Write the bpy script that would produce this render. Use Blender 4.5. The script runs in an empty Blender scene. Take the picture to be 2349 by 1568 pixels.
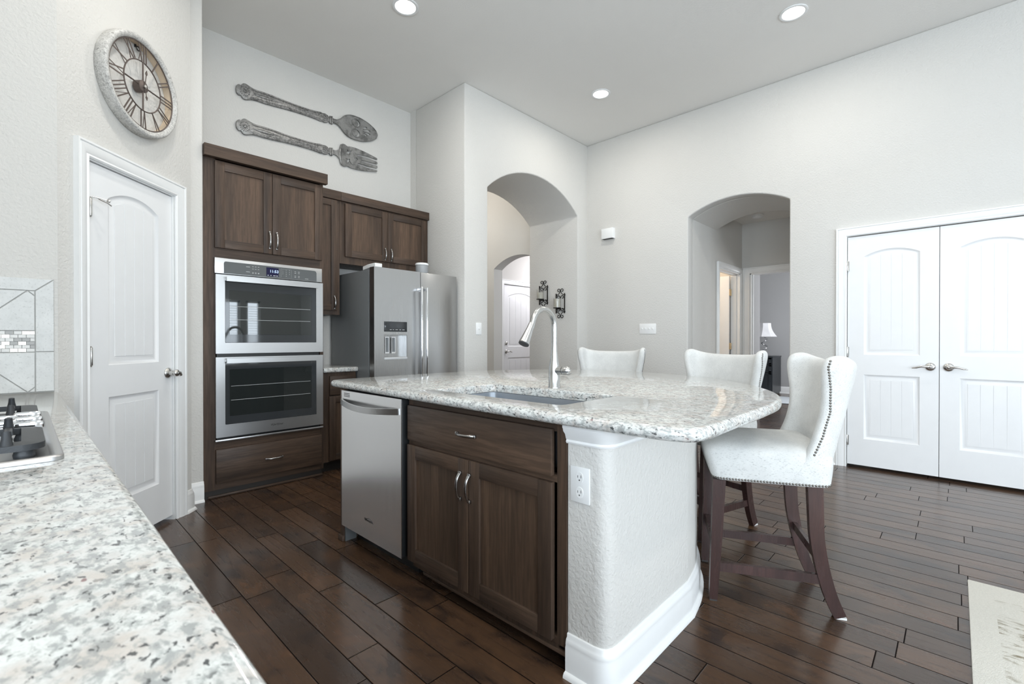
import bpy, bmesh, math, random
from mathutils import Vector, Matrix
PI = math.pi
S2 = math.sqrt(2)
random.seed(7)
sc = bpy.context.scene
COL = sc.collection

# ------------------------------------------------------------------ camera
cam_d = bpy.data.cameras.new('camera')
cam_d.sensor_width = 36.0
cam_d.lens = 36.0 * 1070.95 / 2349.0
cam_d.clip_start = 0.02
cam_d.clip_end = 60
cam_d.dof.use_dof = True
cam_d.dof.focus_distance = 3.0
cam_d.dof.aperture_fstop = 9.0
cam = bpy.data.objects.new('camera', cam_d)
COL.objects.link(cam)
cam.location = (0, 0, 1.14)
cam.rotation_euler = (math.radians(90 - 0.2744), 0, math.radians(43.544 - 90))
sc.camera = cam

# ------------------------------------------------------------------ view, world, large lights
sc.view_settings.view_transform = 'Standard'
sc.view_settings.look = 'None'
sc.view_settings.exposure = -1.47
sc.view_settings.gamma = 1.0
sc.view_settings.use_curve_mapping = False
sc.cycles.use_denoising = True
sc.cycles.max_bounces = 10
sc.cycles.diffuse_bounces = 7
sc.cycles.sample_clamp_indirect = 6.0

world = bpy.data.worlds.new('world')
sc.world = world
world.use_nodes = True
wn = world.node_tree.nodes
wn['Background'].inputs['Color'].default_value = (0.80, 0.90, 1.0, 1)
wn['Background'].inputs['Strength'].default_value = 1.3


def area(name, loc, rot, sx, sy, power, color=(1, 1, 1), spread=PI):
    d = bpy.data.lights.new(name, 'AREA')
    d.shape = 'RECTANGLE'
    d.size = sx
    d.size_y = sy
    d.energy = power
    d.color = color
    d.spread = spread
    o = bpy.data.objects.new(name, d)
    COL.objects.link(o)
    o.location = loc
    o.rotation_euler = rot
    return o


DAY = (0.80, 0.905, 1.0)
# daylight standing in the rear windows (behind the camera, shining +Y) and fill light in the added breakfast windows (shining +X)
YR, XL = -5.0, -2.6
WIN = [(-2.2, 1.6, 0.5, 2.6), (2.45, 3.69, 0.75, 2.1), (3.82, 4.15, 0.75, 2.1)]  # first one unseen, added for rear light; the others mirror in the oven
LWIN = [(-4.4, -2.6, 0.6, 2.5), (-2.1, 0.2, 0.6, 2.5)]  # unseen windows, added to brighten faces turned towards -X
for i, (x0, x1, z0, z1) in enumerate(WIN):
    area('window_daylight_and_fill', ((x0 + x1) / 2, YR - 0.17, (z0 + z1) / 2), (PI / 2, 0, 0), x1 - x0, z1 - z0,
         90 * (x1 - x0) * (z1 - z0), DAY)
for i, (y0, y1, z0, z1) in enumerate(LWIN):
    area('window_daylight_and_fill', (XL - 0.17, (y0 + y1) / 2, (z0 + z1) / 2), (0, -PI / 2, 0), z1 - z0, y1 - y0,
         108 * (y1 - y0) * (z1 - z0), DAY)
area('bedroom_daylight', (9.4, 0.2, 1.5), (PI / 2, 0, 0), 1.6, 1.3, 260, (0.93, 0.96, 1.0))
area('entry_daylight', (6.9, 4.9, 2.4), (0, math.radians(60), 0), 0.8, 0.8, 75, (0.97, 0.95, 1.0))
bl = bpy.data.lights.new('bathroom_lamp', 'POINT')
bl.energy = 75
bl.color = (1.0, 0.80, 0.60)
bl.shadow_soft_size = 0.12
blo = bpy.data.objects.new('bathroom_lamp', bl)
COL.objects.link(blo)
blo.location = (6.25, 3.2, 2.2)
hl = bpy.data.lights.new('hall_lamp', 'POINT')
hl.energy = 85
hl.color = (1.0, 0.95, 0.88)
hl.shadow_soft_size = 0.15
hlo = bpy.data.objects.new('hall_lamp', hl)
COL.objects.link(hlo)
hlo.location = (4.0, 5.6, 3.2)


# ------------------------------------------------------------------ materials
def new_mat(name):
    m = bpy.data.materials.new(name)
    m.use_nodes = True
    nt = m.node_tree
    return m, nt, nt.nodes['Principled BSDF']


def nd(nt, typ, **kw):
    n = nt.nodes.new(typ)
    for k, v in kw.items():
        setattr(n, k, v)
    return n


def coords(nt, world=True, scale=(1, 1, 1), rot=(0, 0, 0)):
    mp = nd(nt, 'ShaderNodeMapping')
    if world:
        g = nd(nt, 'ShaderNodeNewGeometry')
        nt.links.new(g.outputs['Position'], mp.inputs['Vector'])
    else:
        t = nd(nt, 'ShaderNodeTexCoord')
        nt.links.new(t.outputs['Object'], mp.inputs['Vector'])
    mp.inputs['Scale'].default_value = scale
    mp.inputs['Rotation'].default_value = rot
    return mp.outputs['Vector']


def noise(nt, vec, scale, detail=3, rough=0.55, dist=0.0):
    n = nd(nt, 'ShaderNodeTexNoise')
    nt.links.new(vec, n.inputs['Vector'])
    n.inputs['Scale'].default_value = scale
    n.inputs['Detail'].default_value = detail
    n.inputs['Roughness'].default_value = rough
    n.inputs['Distortion'].default_value = dist
    return n.outputs['Fac']


def ramp(nt, fac, stops, interp='LINEAR'):
    r = nd(nt, 'ShaderNodeValToRGB')
    r.color_ramp.interpolation = interp
    el = r.color_ramp.elements
    while len(el) < len(stops):
        el.new(0.5)
    for e, (p, c) in zip(el, stops):
        e.position = p
        e.color = (c[0], c[1], c[2], 1) if isinstance(c, (tuple, list)) else (c, c, c, 1)
    nt.links.new(fac, r.inputs['Fac'])
    return r.outputs['Color']


def mix(nt, fac, a, b, mode='MIX'):
    m = nd(nt, 'ShaderNodeMix', data_type='RGBA', blend_type=mode)
    for sock, v in ((m.inputs[0], fac), (m.inputs[6], a), (m.inputs[7], b)):
        if isinstance(v, (int, float)):
            sock.default_value = v
        elif isinstance(v, (tuple, list)):
            sock.default_value = (v[0], v[1], v[2], 1)
        else:
            nt.links.new(v, sock)
    return m.outputs[2]


def math_n(nt, op, a, b=0.0):
    m = nd(nt, 'ShaderNodeMath', operation=op)
    for sock, v in ((m.inputs[0], a), (m.inputs[1], b)):
        if isinstance(v, (int, float)):
            sock.default_value = v
        else:
            nt.links.new(v, sock)
    return m.outputs[0]


def bump(nt, bsdf, h, strength, dist):
    b = nd(nt, 'ShaderNodeBump')
    b.inputs['Strength'].default_value = strength
    b.inputs['Distance'].default_value = dist
    nt.links.new(h, b.inputs['Height'])
    nt.links.new(b.outputs['Normal'], bsdf.inputs['Normal'])


def simple(name, col, rough=0.5, metal=0.0, spec=0.5, coat=0.0, vary=0.06, world=False, bumpy=None):
    m, nt, b = new_mat(name)
    v = coords(nt, world)
    c = ramp(nt, noise(nt, v, 9.0), [(0.3, tuple(x * (1 - vary) for x in col)), (0.7, tuple(min(1, x * (1 + vary)) for x in col))])
    nt.links.new(c, b.inputs['Base Color'])
    b.inputs['Roughness'].default_value = rough
    b.inputs['Metallic'].default_value = metal
    b.inputs['Specular IOR Level'].default_value = spec
    b.inputs['Coat Weight'].default_value = coat
    b.inputs['Coat Roughness'].default_value = 0.08
    if bumpy:
        bump(nt, b, noise(nt, v, bumpy[0], 2), bumpy[1], bumpy[2])
    return m


def wall_paint(name, col, strength=0.75):
    m, nt, b = new_mat(name)
    v = coords(nt)
    c = ramp(nt, noise(nt, v, 1.3), [(0.3, tuple(x * 0.985 for x in col)), (0.7, tuple(x * 1.01 for x in col))])
    nt.links.new(c, b.inputs['Base Color'])
    b.inputs['Roughness'].default_value = 0.75
    b.inputs['Specular IOR Level'].default_value = 0.25
    n1 = noise(nt, v, 75, 2, 0.5, 0.4)
    bump(nt, b, n1, strength, 0.004)
    return m


def wood(name, axis, dark, light, rough=0.42, world=False, coat=0.0, scale=1.0, spec=0.32):
    """grain runs along AXIS (0, 1, 2)"""
    m, nt, b = new_mat(name)
    s = [26.0, 26.0, 26.0]
    s[axis] = 1.6
    v = coords(nt, world, tuple(x * scale for x in s))
    oi = nd(nt, 'ShaderNodeObjectInfo')
    ad = nd(nt, 'ShaderNodeVectorMath', operation='ADD')
    nt.links.new(v, ad.inputs[0])
    nt.links.new(oi.outputs['Random'], ad.inputs[1])
    v = ad.outputs[0]
    big = noise(nt, v, 0.35, 3, 0.6, 0.6)
    fine = noise(nt, v, 3.2, 5, 0.65, 0.3)
    c1 = ramp(nt, big, [(0.32, dark), (0.68, light)])
    c2 = mix(nt, ramp(nt, fine, [(0.40, 0.0), (0.62, 1.0)]), tuple(x * 0.55 for x in dark), c1)
    c3 = mix(nt, 0.45, c1, c2)
    nt.links.new(c3, b.inputs['Base Color'])
    nt.links.new(ramp(nt, fine, [(0.3, rough + 0.12), (0.7, rough - 0.05)]), b.inputs['Roughness'])
    b.inputs['Coat Weight'].default_value = coat
    b.inputs['Coat Roughness'].default_value = 0.2
    b.inputs['Specular IOR Level'].default_value = spec
    bump(nt, b, fine, 0.12, 0.002)
    return m


def granite(name):
    m, nt, b = new_mat(name)
    v = coords(nt, True, (1.0, 1.0, 1.0), (0, 0, 0.6))
    vs = coords(nt, True, (1.0, 0.62, 1.0), (0, 0, -0.5))
    patch = noise(nt, v, 24.0, 3, 0.55, 0.2)
    mid = noise(nt, vs, 95.0, 4, 0.62, 0.3)
    dark = noise(nt, vs, 120.0, 3, 0.55, 0.3)
    veil = noise(nt, v, 30.0, 2, 0.5, 0.2)
    fine = noise(nt, v, 300.0, 2, 0.6)
    base = ramp(nt, patch, [(0.36, (0.56, 0.52, 0.48)), (0.48, (0.62, 0.615, 0.595)), (0.60, (0.68, 0.70, 0.68))])
    base = mix(nt, ramp(nt, fine, [(0.36, 0.25), (0.55, 0.0)]), base, (0.40, 0.41, 0.40))
    g = ramp(nt, mid, [(0.47, 0.0), (0.60, 0.80)])
    base = mix(nt, g, base, (0.30, 0.315, 0.31))
    dk = math_n(nt, 'MULTIPLY', ramp(nt, dark, [(0.575, 0.0), (0.635, 0.95)]), ramp(nt, veil, [(0.40, 0.15), (0.54, 1.0)]))
    base = mix(nt, dk, base, (0.065, 0.068, 0.07))
    red = noise(nt, vs, 70.0, 1, 0.5, 0.2)
    rd = ramp(nt, red, [(0.775, 0.0), (0.80, 0.8)])
    base = mix(nt, rd, base, (0.17, 0.06, 0.065))
    nt.links.new(base, b.inputs['Base Color'])
    b.inputs['Roughness'].default_value = 0.06
    b.inputs['Specular IOR Level'].default_value = 0.62
    return m


def steel(name, axis, col=0.55, rough=0.27):
    m, nt, b = new_mat(name)
    s = [3.0, 3.0, 3.0]
    for i in range(3):
        s[i] = 1.2 if i == axis else 420.0
    n = noise(nt, coords(nt, True, tuple(s)), 1.0, 2)
    big = noise(nt, coords(nt), 1.8, 2)
    r = math_n(nt, 'ADD', ramp(nt, n, [(0.2, rough - 0.025), (0.8, rough + 0.025)]), math_n(nt, 'MULTIPLY', big, 0.04))
    nt.links.new(r, b.inputs['Roughness'])
    nt.links.new(ramp(nt, n, [(0.2, col * 0.975), (0.8, col * 1.02)]), b.inputs['Base Color'])
    b.inputs['Metallic'].default_value = 1.0
    return m


def floor_wood(name):
    m, nt, b = new_mat(name)
    W0, PW = 0.676, 0.1235
    g = nd(nt, 'ShaderNodeNewGeometry')
    sp = nd(nt, 'ShaderNodeSeparateXYZ')
    nt.links.new(g.outputs['Position'], sp.inputs[0])
    xs = math_n(nt, 'DIVIDE', math_n(nt, 'SUBTRACT', sp.outputs['X'], W0), PW)
    row = math_n(nt, 'FLOOR', xs)
    fx = math_n(nt, 'FRACT', xs)
    wn1 = nd(nt, 'ShaderNodeTexWhiteNoise', noise_dimensions='1D')
    nt.links.new(row, wn1.inputs['W'])
    ys = math_n(nt, 'ADD', math_n(nt, 'DIVIDE', sp.outputs['Y'], 0.82), math_n(nt, 'MULTIPLY', wn1.outputs['Value'], 7.3))
    brd = math_n(nt, 'FLOOR', ys)
    fy = math_n(nt, 'FRACT', ys)
    cb = nd(nt, 'ShaderNodeCombineXYZ')
    nt.links.new(row, cb.inputs[0])
    nt.links.new(brd, cb.inputs[1])
    wn2 = nd(nt, 'ShaderNodeTexWhiteNoise', noise_dimensions='2D')
    nt.links.new(cb.outputs[0], wn2.inputs['Vector'])
    # grain coordinates, shifted for every board
    mp = nd(nt, 'ShaderNodeMapping')
    nt.links.new(g.outputs['Position'], mp.inputs['Vector'])
    mp.inputs['Scale'].default_value = (26, 1.7, 1)
    ad = nd(nt, 'ShaderNodeVectorMath', operation='ADD')
    sc_ = nd(nt, 'ShaderNodeVectorMath', operation='SCALE')
    nt.links.new(wn2.outputs['Color'], sc_.inputs[0])
    sc_.inputs['Scale'].default_value = 40.0
    nt.links.new(mp.outputs[0], ad.inputs[0])
    nt.links.new(sc_.outputs[0], ad.inputs[1])
    grain = noise(nt, ad.outputs[0], 2.2, 5, 0.65, 0.7)
    mp2 = nd(nt, 'ShaderNodeMapping')
    nt.links.new(g.outputs['Position'], mp2.inputs['Vector'])
    mp2.inputs['Scale'].default_value = (7, 4, 1)
    ad2 = nd(nt, 'ShaderNodeVectorMath', operation='ADD')
    nt.links.new(mp2.outputs[0], ad2.inputs[0])
    nt.links.new(sc_.outputs[0], ad2.inputs[1])
    blot = noise(nt, ad2.outputs[0], 1.1, 3, 0.55, 0.5)
    c = ramp(nt, wn2.outputs['Value'], [(0.0, (0.046, 0.026, 0.016)), (0.35, (0.070, 0.039, 0.023)), (0.7, (0.088, 0.048, 0.027)), (1.0, (0.112, 0.061, 0.034))])
    c = mix(nt, ramp(nt, grain, [(0.30, 0.45), (0.62, 0.0)]), c, (0.030, 0.019, 0.014))
    c = mix(nt, ramp(nt, blot, [(0.32, 0.7), (0.46, 0.0)]), c, (0.018, 0.013, 0.012))
    c = mix(nt, ramp(nt, blot, [(0.58, 0.0), (0.78, 0.55)]), c, (0.150, 0.072, 0.034))
    # gaps
    ex = math_n(nt, 'MULTIPLY', math_n(nt, 'MINIMUM', fx, math_n(nt, 'SUBTRACT', 1.0, fx)), PW)
    ey = math_n(nt, 'MULTIPLY', math_n(nt, 'MINIMUM', fy, math_n(nt, 'SUBTRACT', 1.0, fy)), 0.82)
    e = math_n(nt, 'MINIMUM', ex, ey)
    gap = ramp(nt, math_n(nt, 'MULTIPLY', e, 100.0), [(0.12, 1.0), (0.30, 0.0)])
    c = mix(nt, gap, c, (0.007, 0.005, 0.0045))
    nt.links.new(c, b.inputs['Base Color'])
    nt.links.new(ramp(nt, grain, [(0.3, 0.30), (0.7, 0.21)]), b.inputs['Roughness'])
    ng = math_n(nt, 'SUBTRACT', 1.0, gap)
    nt.links.new(math_n(nt, 'MULTIPLY', ng, 0.5), b.inputs['Specular IOR Level'])
    nt.links.new(math_n(nt, 'MULTIPLY', ng, 0.18), b.inputs['Coat Weight'])
    b.inputs['Coat Roughness'].default_value = 0.14
    hgt = math_n(nt, 'ADD', math_n(nt, 'MULTIPLY', math_n(nt, 'MINIMUM', e, 0.004), 450.0), math_n(nt, 'MULTIPLY', grain, 0.10))
    hgt = math_n(nt, 'ADD', hgt, math_n(nt, 'MULTIPLY', blot, 0.6))
    bump(nt, b, hgt, 0.30, 0.0018)
    return m


def fabric(name):
    m, nt, b = new_mat(name)
    v = coords(nt, False)
    vx = coords(nt, False, (640, 90, 200))
    vy = coords(nt, False, (90, 640, 640))
    a = noise(nt, vx, 1.0, 3, 0.7)
    c = noise(nt, vy, 1.0, 2, 0.7)
    big = noise(nt, v, 14, 2)
    base = ramp(nt, big, [(0.3, (0.60, 0.605, 0.595)), (0.7, (0.68, 0.685, 0.67))])
    base = mix(nt, ramp(nt, a, [(0.55, 0.0), (0.70, 0.65)]), base, (0.27, 0.275, 0.275))
    base = mix(nt, ramp(nt, c, [(0.35, 0.35), (0.55, 0.0)]), base, (0.50, 0.50, 0.49))
    nt.links.new(base, b.inputs['Base Color'])
    b.inputs['Roughness'].default_value = 0.95
    b.inputs['Specular IOR Level'].default_value = 0.1
    b.inputs['Sheen Weight'].default_value = 0.15
    bump(nt, b, math_n(nt, 'ADD', a, c), 0.35, 0.0012)
    return m


def glass(name, rough=0.0, tint=(1, 1, 1)):
    m, nt, b = new_mat(name)
    b.inputs['Base Color'].default_value = (*tint, 1)
    b.inputs['Transmission Weight'].default_value = 1.0
    b.inputs['Roughness'].default_value = rough
    b.inputs['IOR'].default_value = 1.45
    return m


def glow(name, col, strength):
    m, nt, b = new_mat(name)
    b.inputs['Base Color'].default_value = (*col, 1)
    b.inputs['Emission Color'].default_value = (*col, 1)
    b.inputs['Emission Strength'].default_value = strength
    return m


def rug_mat(name, c0, c1, border):
    m, nt, b = new_mat(name)
    v = coords(nt)
    n1 = noise(nt, coords(nt, True, (30, 7, 1)), 1.6, 4, 0.7, 0.6)
    n2 = noise(nt, v, 5.0, 3, 0.6, 0.8)
    base = ramp(nt, noise(nt, v, 160, 2), [(0.3, tuple(x * 0.9 for x in c0)), (0.7, c0)])
    f = math_n(nt, 'MULTIPLY', ramp(nt, n1, [(0.50, 0.0), (0.60, 1.0)]), ramp(nt, n2, [(0.42, 0.0), (0.56, 1.0)]))
    if border:
        g = nd(nt, 'ShaderNodeNewGeometry')
        sp = nd(nt, 'ShaderNodeSeparateXYZ')
        nt.links.new(g.outputs['Position'], sp.inputs[0])
        f = math_n(nt, 'MULTIPLY', f, math_n(nt, 'LESS_THAN', sp.outputs['Y'], border[0]))
        f = math_n(nt, 'MULTIPLY', f, math_n(nt, 'LESS_THAN', sp.outputs['X'], border[1]))
    nt.links.new(mix(nt, f, base, c1), b.inputs['Base Color'])
    b.inputs['Roughness'].default_value = 0.95
    b.inputs['Specular IOR Level'].default_value = 0.1
    bump(nt, b, noise(nt, v, 260, 2), 0.6, 0.003)
    return m


def tile_mat(name, c0, c1):
    m, nt, b = new_mat(name)
    v = coords(nt)
    c = ramp(nt, noise(nt, v, 14, 4, 0.65, 0.4), [(0.3, c0), (0.65, c1)])
    sp = ramp(nt, noise(nt, v, 120, 2), [(0.30, 0.5), (0.42, 0.0)])
    c = mix(nt, sp, c, tuple(x * 0.72 for x in c0))
    nt.links.new(c, b.inputs['Base Color'])
    b.inputs['Roughness'].default_value = 0.42
    return m


def distressed(name):
    m, nt, b = new_mat(name)
    v = coords(nt, False)
    a = noise(nt, v, 95, 5, 0.75, 1.2)
    n2 = noise(nt, v, 11, 3, 0.6, 0.6)
    c = ramp(nt, a, [(0.34, (0.22, 0.215, 0.205)), (0.48, (0.46, 0.455, 0.44)), (0.62, (0.66, 0.655, 0.63))])
    c = mix(nt, ramp(nt, n2, [(0.48, 0.0), (0.70, 0.6)]), c, (0.70, 0.69, 0.66))
    nt.links.new(c, b.inputs['Base Color'])
    b.inputs['Roughness'].default_value = 0.7
    bump(nt, b, a, 0.4, 0.002)
    return m


def pewter(name, k=55, lo=0.085):
    m, nt, b = new_mat(name)
    v = coords(nt)
    n1 = noise(nt, v, k, 4, 0.7, 0.6)
    n2 = noise(nt, v, 8, 3, 0.6, 0.5)
    c = ramp(nt, n1, [(0.36, (lo, lo * 0.99, lo * 0.97)), (0.60, (0.30, 0.298, 0.29))])
    c = mix(nt, ramp(nt, n2, [(0.45, 0.0), (0.65, 0.6)]), c, (0.34, 0.338, 0.33))
    nt.links.new(c, b.inputs['Base Color'])
    b.inputs['Metallic'].default_value = 0.55
    b.inputs['Roughness'].default_value = 0.42
    bump(nt, b, n1, 0.4, 0.003)
    return m


WALLC = (0.635, 0.625, 0.60)
m_wall = wall_paint('wall_paint', WALLC)
m_wall_fine = wall_paint('wall_paint_far', WALLC, 0.2)
m_bedwall = wall_paint('bedroom_grey_paint', (0.40, 0.40, 0.405), 0.15)
m_ceil = wall_paint('ceiling_paint', (0.82, 0.81, 0.785), 0.25)
m_trim = simple('white_trim_paint', (0.83, 0.84, 0.84), 0.32, vary=0.01, world=True)
m_door = simple('white_door_paint', (0.82, 0.83, 0.84), 0.36, vary=0.01, world=True)
CD, CL = (0.046, 0.031, 0.023), (0.112, 0.071, 0.048)
w_v = wood('stained_cabinet_upright', 2, CD, CL)
w_x = wood('stained_cabinet_rail', 0, CD, CL)
w_y = wood('stained_cabinet_rail_y', 1, CD, CL)
w_p = wood('stained_cabinet_panel', 2, (0.056, 0.037, 0.026), (0.135, 0.084, 0.055))
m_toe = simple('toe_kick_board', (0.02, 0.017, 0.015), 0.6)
m_granite = granite('speckled_granite')
m_floor = floor_wood('dark_plank_floor')
st_x = steel('stainless_brushed_x', 0, 0.52, 0.33)
st_z = steel('stainless_brushed_z', 2, 0.47, 0.27)
st_dw = steel('stainless_dishwasher', 2, 0.86, 0.21)
st_y = steel('stainless_brushed_y', 1, 0.60, 0.30)
m_sink = simple('sink_steel', (0.30, 0.33, 0.37), 0.42, 0.7, vary=0.02)
m_nickel = simple('brushed_nickel', (0.62, 0.61, 0.59), 0.24, 1.0, vary=0.03)
m_pull = simple('pewter_pull', (0.36, 0.35, 0.34), 0.27, 1.0, vary=0.05)
m_faucet = simple('faucet_steel', (0.60, 0.60, 0.59), 0.27, 1.0, vary=0.02)
m_chrome = simple('polished_chrome', (0.85, 0.86, 0.88), 0.07, 1.0, vary=0.0)
m_pewter = pewter('antique_pewter')
m_ovenglass = simple('oven_black_glass', (0.040, 0.044, 0.048), 0.04, spec=0.55, coat=0.0, vary=0.02)
m_window_oven = simple('oven_window_glass', (0.020, 0.024, 0.024), 0.02, spec=0.9, coat=0.0, vary=0.0)
m_panel = simple('control_panel_grey', (0.105, 0.112, 0.115), 0.22, vary=0.02)
m_black = simple('black_plastic', (0.012, 0.013, 0.014), 0.35)
m_canister = simple('grey_canister_plastic', (0.33, 0.34, 0.35), 0.4)
m_darkgrey = simple('fridge_side_grey', (0.15, 0.158, 0.162), 0.30, spec=0.5, vary=0.02)
m_iron = simple('cast_iron', (0.028, 0.031, 0.035), 0.45, bumpy=(400, 0.3, 0.001))
m_wire = simple('black_wrought_iron', (0.012, 0.011, 0.010), 0.45, 0.6)
m_fabric = fabric('oatmeal_linen')
m_legw = wood('espresso_chair_wood', 2, (0.040, 0.022, 0.020), (0.075, 0.038, 0.034), 0.27, coat=0.3)
m_nail = simple('antique_nailhead', (0.19, 0.18, 0.165), 0.28, 1.0)
m_rubber = simple('white_felt_pad', (0.75, 0.75, 0.74), 0.8)
m_clockwood = distressed('whitewashed_wood')
m_pewter_s = pewter('polished_pewter', 13, 0.11)
m_clockmetal = simple('aged_brown_metal', (0.13, 0.105, 0.095), 0.5, 0.6)
m_clockin = simple('pale_inner_wood', (0.62, 0.50, 0.37), 0.7)
m_plastic = simple('white_plastic', (0.84, 0.85, 0.85), 0.35, vary=0.0)
m_slot = simple('dark_slot', (0.05, 0.05, 0.05), 0.6)
m_tile = tile_mat('grey_ceramic_tile', (0.56, 0.57, 0.56), (0.66, 0.67, 0.66))
m_grout = simple('grey_grout', (0.42, 0.42, 0.41), 0.9, world=True)
m_glass = glass('clear_glass')
m_candle = simple('ivory_wax', (0.80, 0.77, 0.66), 0.55)
m_shade = simple('white_lamp_shade', (0.80, 0.80, 0.82), 0.8)
m_black_wood = simple('black_painted_wood', (0.022, 0.026, 0.03), 0.35)
m_lens = glow('lit_downlight_lens', (1.0, 0.98, 0.95), 14.0)
m_digit = glow('lit_digits', (0.55, 0.72, 1.0), 2.2)
m_display = simple('clock_display_blue', (0.012, 0.012, 0.05), 0.12)
m_icon = simple('printed_pale_marks', (0.55, 0.56, 0.57), 0.5)
m_logo = simple('logo_dark_chrome', (0.10, 0.10, 0.10), 0.3, 0.8)
m_rug = rug_mat('cream_patterned_pile', (0.72, 0.71, 0.66), (0.30, 0.27, 0.21), (-0.125, 2.93))
m_carpet = rug_mat('pale_carpet', (0.62, 0.66, 0.70), (0.5, 0.53, 0.56), None)
m_brass = simple('aged_brass', (0.62, 0.48, 0.30), 0.35, 0.9)
m_pinewood = wood('honey_oak', 1, (0.24, 0.11, 0.045), (0.42, 0.21, 0.09), 0.4)
m_mosA = simple('mosaic_white_stone', (0.68, 0.68, 0.66), 0.4)
m_mosB = simple('mosaic_grey_stone', (0.36, 0.36, 0.35), 0.4)
m_mosC = simple('mosaic_metal', (0.60, 0.55, 0.48), 0.25, 0.9)


# ------------------------------------------------------------------ geometry helpers
class MB:
    """collects shapes in one mesh; F maps the (s, out, z) of a face to the world"""

    def __init__(self, F=None):
        self.bm = bmesh.new()
        self.F = F or (lambda a, b, c: Vector((a, b, c)))
        self.mi = 0

    def m(self, i):
        self.mi = i
        return self

    def take(self, t):
        vm = {v: self.bm.verts.new(self.F(*v.co)) for v in t.verts}
        for f in t.faces:
            try:
                nf = self.bm.faces.new([vm[v] for v in f.verts])
            except ValueError:
                continue
            nf.material_index = self.mi
        t.free()
        return self

    def raw(self, vs, fs):
        t = bmesh.new()
        v = [t.verts.new(p) for p in vs]
        for f in fs:
            try:
                t.faces.new([v[i] for i in f])
            except ValueError:
                pass
        return self.take(t)

    def box(self, x0, x1, y0, y1, z0, z1, bev=0.0, seg=2):
        t = bmesh.new()
        bmesh.ops.create_cube(t, size=1.0)
        for v in t.verts:
            v.co = Vector(((x0 + x1) / 2 + v.co.x * (x1 - x0), (y0 + y1) / 2 + v.co.y * (y1 - y0), (z0 + z1) / 2 + v.co.z * (z1 - z0)))
        if bev:
            bmesh.ops.bevel(t, geom=list(t.edges), offset=bev, segments=seg, affect='EDGES', profile=0.5)
        return self.take(t)

    def prism(self, pts, ax, a0, a1, bev=0.0, seg=2, sides=None):
        """pts: polygon in the plane across axis AX (its two coordinates in x, y, z order)"""
        t = bmesh.new()

        def P(p, a):
            q = list(p)
            q.insert(ax, a)
            return t.verts.new(q)
        lo = [P(p, a0) for p in pts]
        hi = [P(p, a1) for p in pts]
        n = len(pts)
        fl = t.faces.new(lo)
        fh = t.faces.new(hi[::-1])
        for i in range(n):
            t.faces.new((lo[i], lo[(i + 1) % n], hi[(i + 1) % n], hi[i]))
        bmesh.ops.recalc_face_normals(t, faces=t.faces)
        if bev:
            es = [e for e in t.edges if len(e.link_faces) == 2 and e.calc_face_angle(0) > math.radians(35)]
            if sides == 'cap':
                es = [e for e in es if (fl in e.link_faces or fh in e.link_faces)]
            elif sides == 'hi':
                es = [e for e in es if fh in e.link_faces]
            elif sides == 'long':
                es = [e for e in es if not (fl in e.link_faces or fh in e.link_faces)]
            bmesh.ops.bevel(t, geom=es, offset=bev, segments=seg, affect='EDGES', profile=0.5, clamp_overlap=True)
        return self.take(t)

    def fill(self, loops, ax, a0, a1):
        """flat outline with holes, given thickness along AX"""
        t = bmesh.new()

        def P(p, a):
            q = list(p)
            q.insert(ax, a)
            return t.verts.new(q)
        for a in (a0, a1):
            es = []
            for lp in loops:
                vs = [P(p, a) for p in lp]
                es += [t.edges.new((vs[i], vs[(i + 1) % len(vs)])) for i in range(len(vs))]
            bmesh.ops.triangle_fill(t, use_beauty=True, use_dissolve=False, edges=es)
        t.verts.ensure_lookup_table()
        k = 0
        tot = sum(len(lp) for lp in loops)
        for lp in loops:
            n = len(lp)
            for i in range(n):
                j = (i + 1) % n
                t.faces.new((t.verts[k + i], t.verts[k + j], t.verts[tot + k + j], t.verts[tot + k + i]))
            k += n
        bmesh.ops.recalc_face_normals(t, faces=t.faces)
        return self.take(t)

    def tube(self, pts, r, n=10, closed=False, flat=1.0, up=None):
        """round tube along pts; r a number or one per point; flat squeezes it across UP"""
        pts = [Vector(p) for p in pts]
        N = len(pts)
        R = r if isinstance(r, (list, tuple)) else [r] * N
        vs, fs = [], []
        tan = []
        for i in range(N):
            a = pts[(i - 1) % N] if (closed or i > 0) else pts[i]
            b = pts[(i + 1) % N] if (closed or i < N - 1) else pts[i]
            d = b - a
            tan.append(d.normalized() if d.length > 1e-9 else Vector((0, 0, 1)))
        ref = Vector(up) if up else (Vector((0, 0, 1)) if abs(tan[0].z) < 0.9 else Vector((1, 0, 0)))
        u = (ref - tan[0] * ref.dot(tan[0])).normalized()
        for i in range(N):
            if up:
                u = Vector(up) - tan[i] * Vector(up).dot(tan[i])
            else:
                u = u - tan[i] * u.dot(tan[i])
            u = u.normalized() if u.length > 1e-6 else tan[i].orthogonal().normalized()
            w = tan[i].cross(u)
            for k in range(n):
                a = 2 * PI * k / n
                vs.append(pts[i] + (u * math.cos(a) * flat + w * math.sin(a)) * R[i])
        L = N if closed else N - 1
        for i in range(L):
            for k in range(n):
                a, b = i * n + k, i * n + (k + 1) % n
                c, d = ((i + 1) % N) * n + (k + 1) % n, ((i + 1) % N) * n + k
                fs.append((a, b, c, d))
        if not closed:
            fs.append(tuple(range(n))[::-1])
            fs.append(tuple((N - 1) * n + k for k in range(n)))
        return self.raw(vs, fs)

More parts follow.
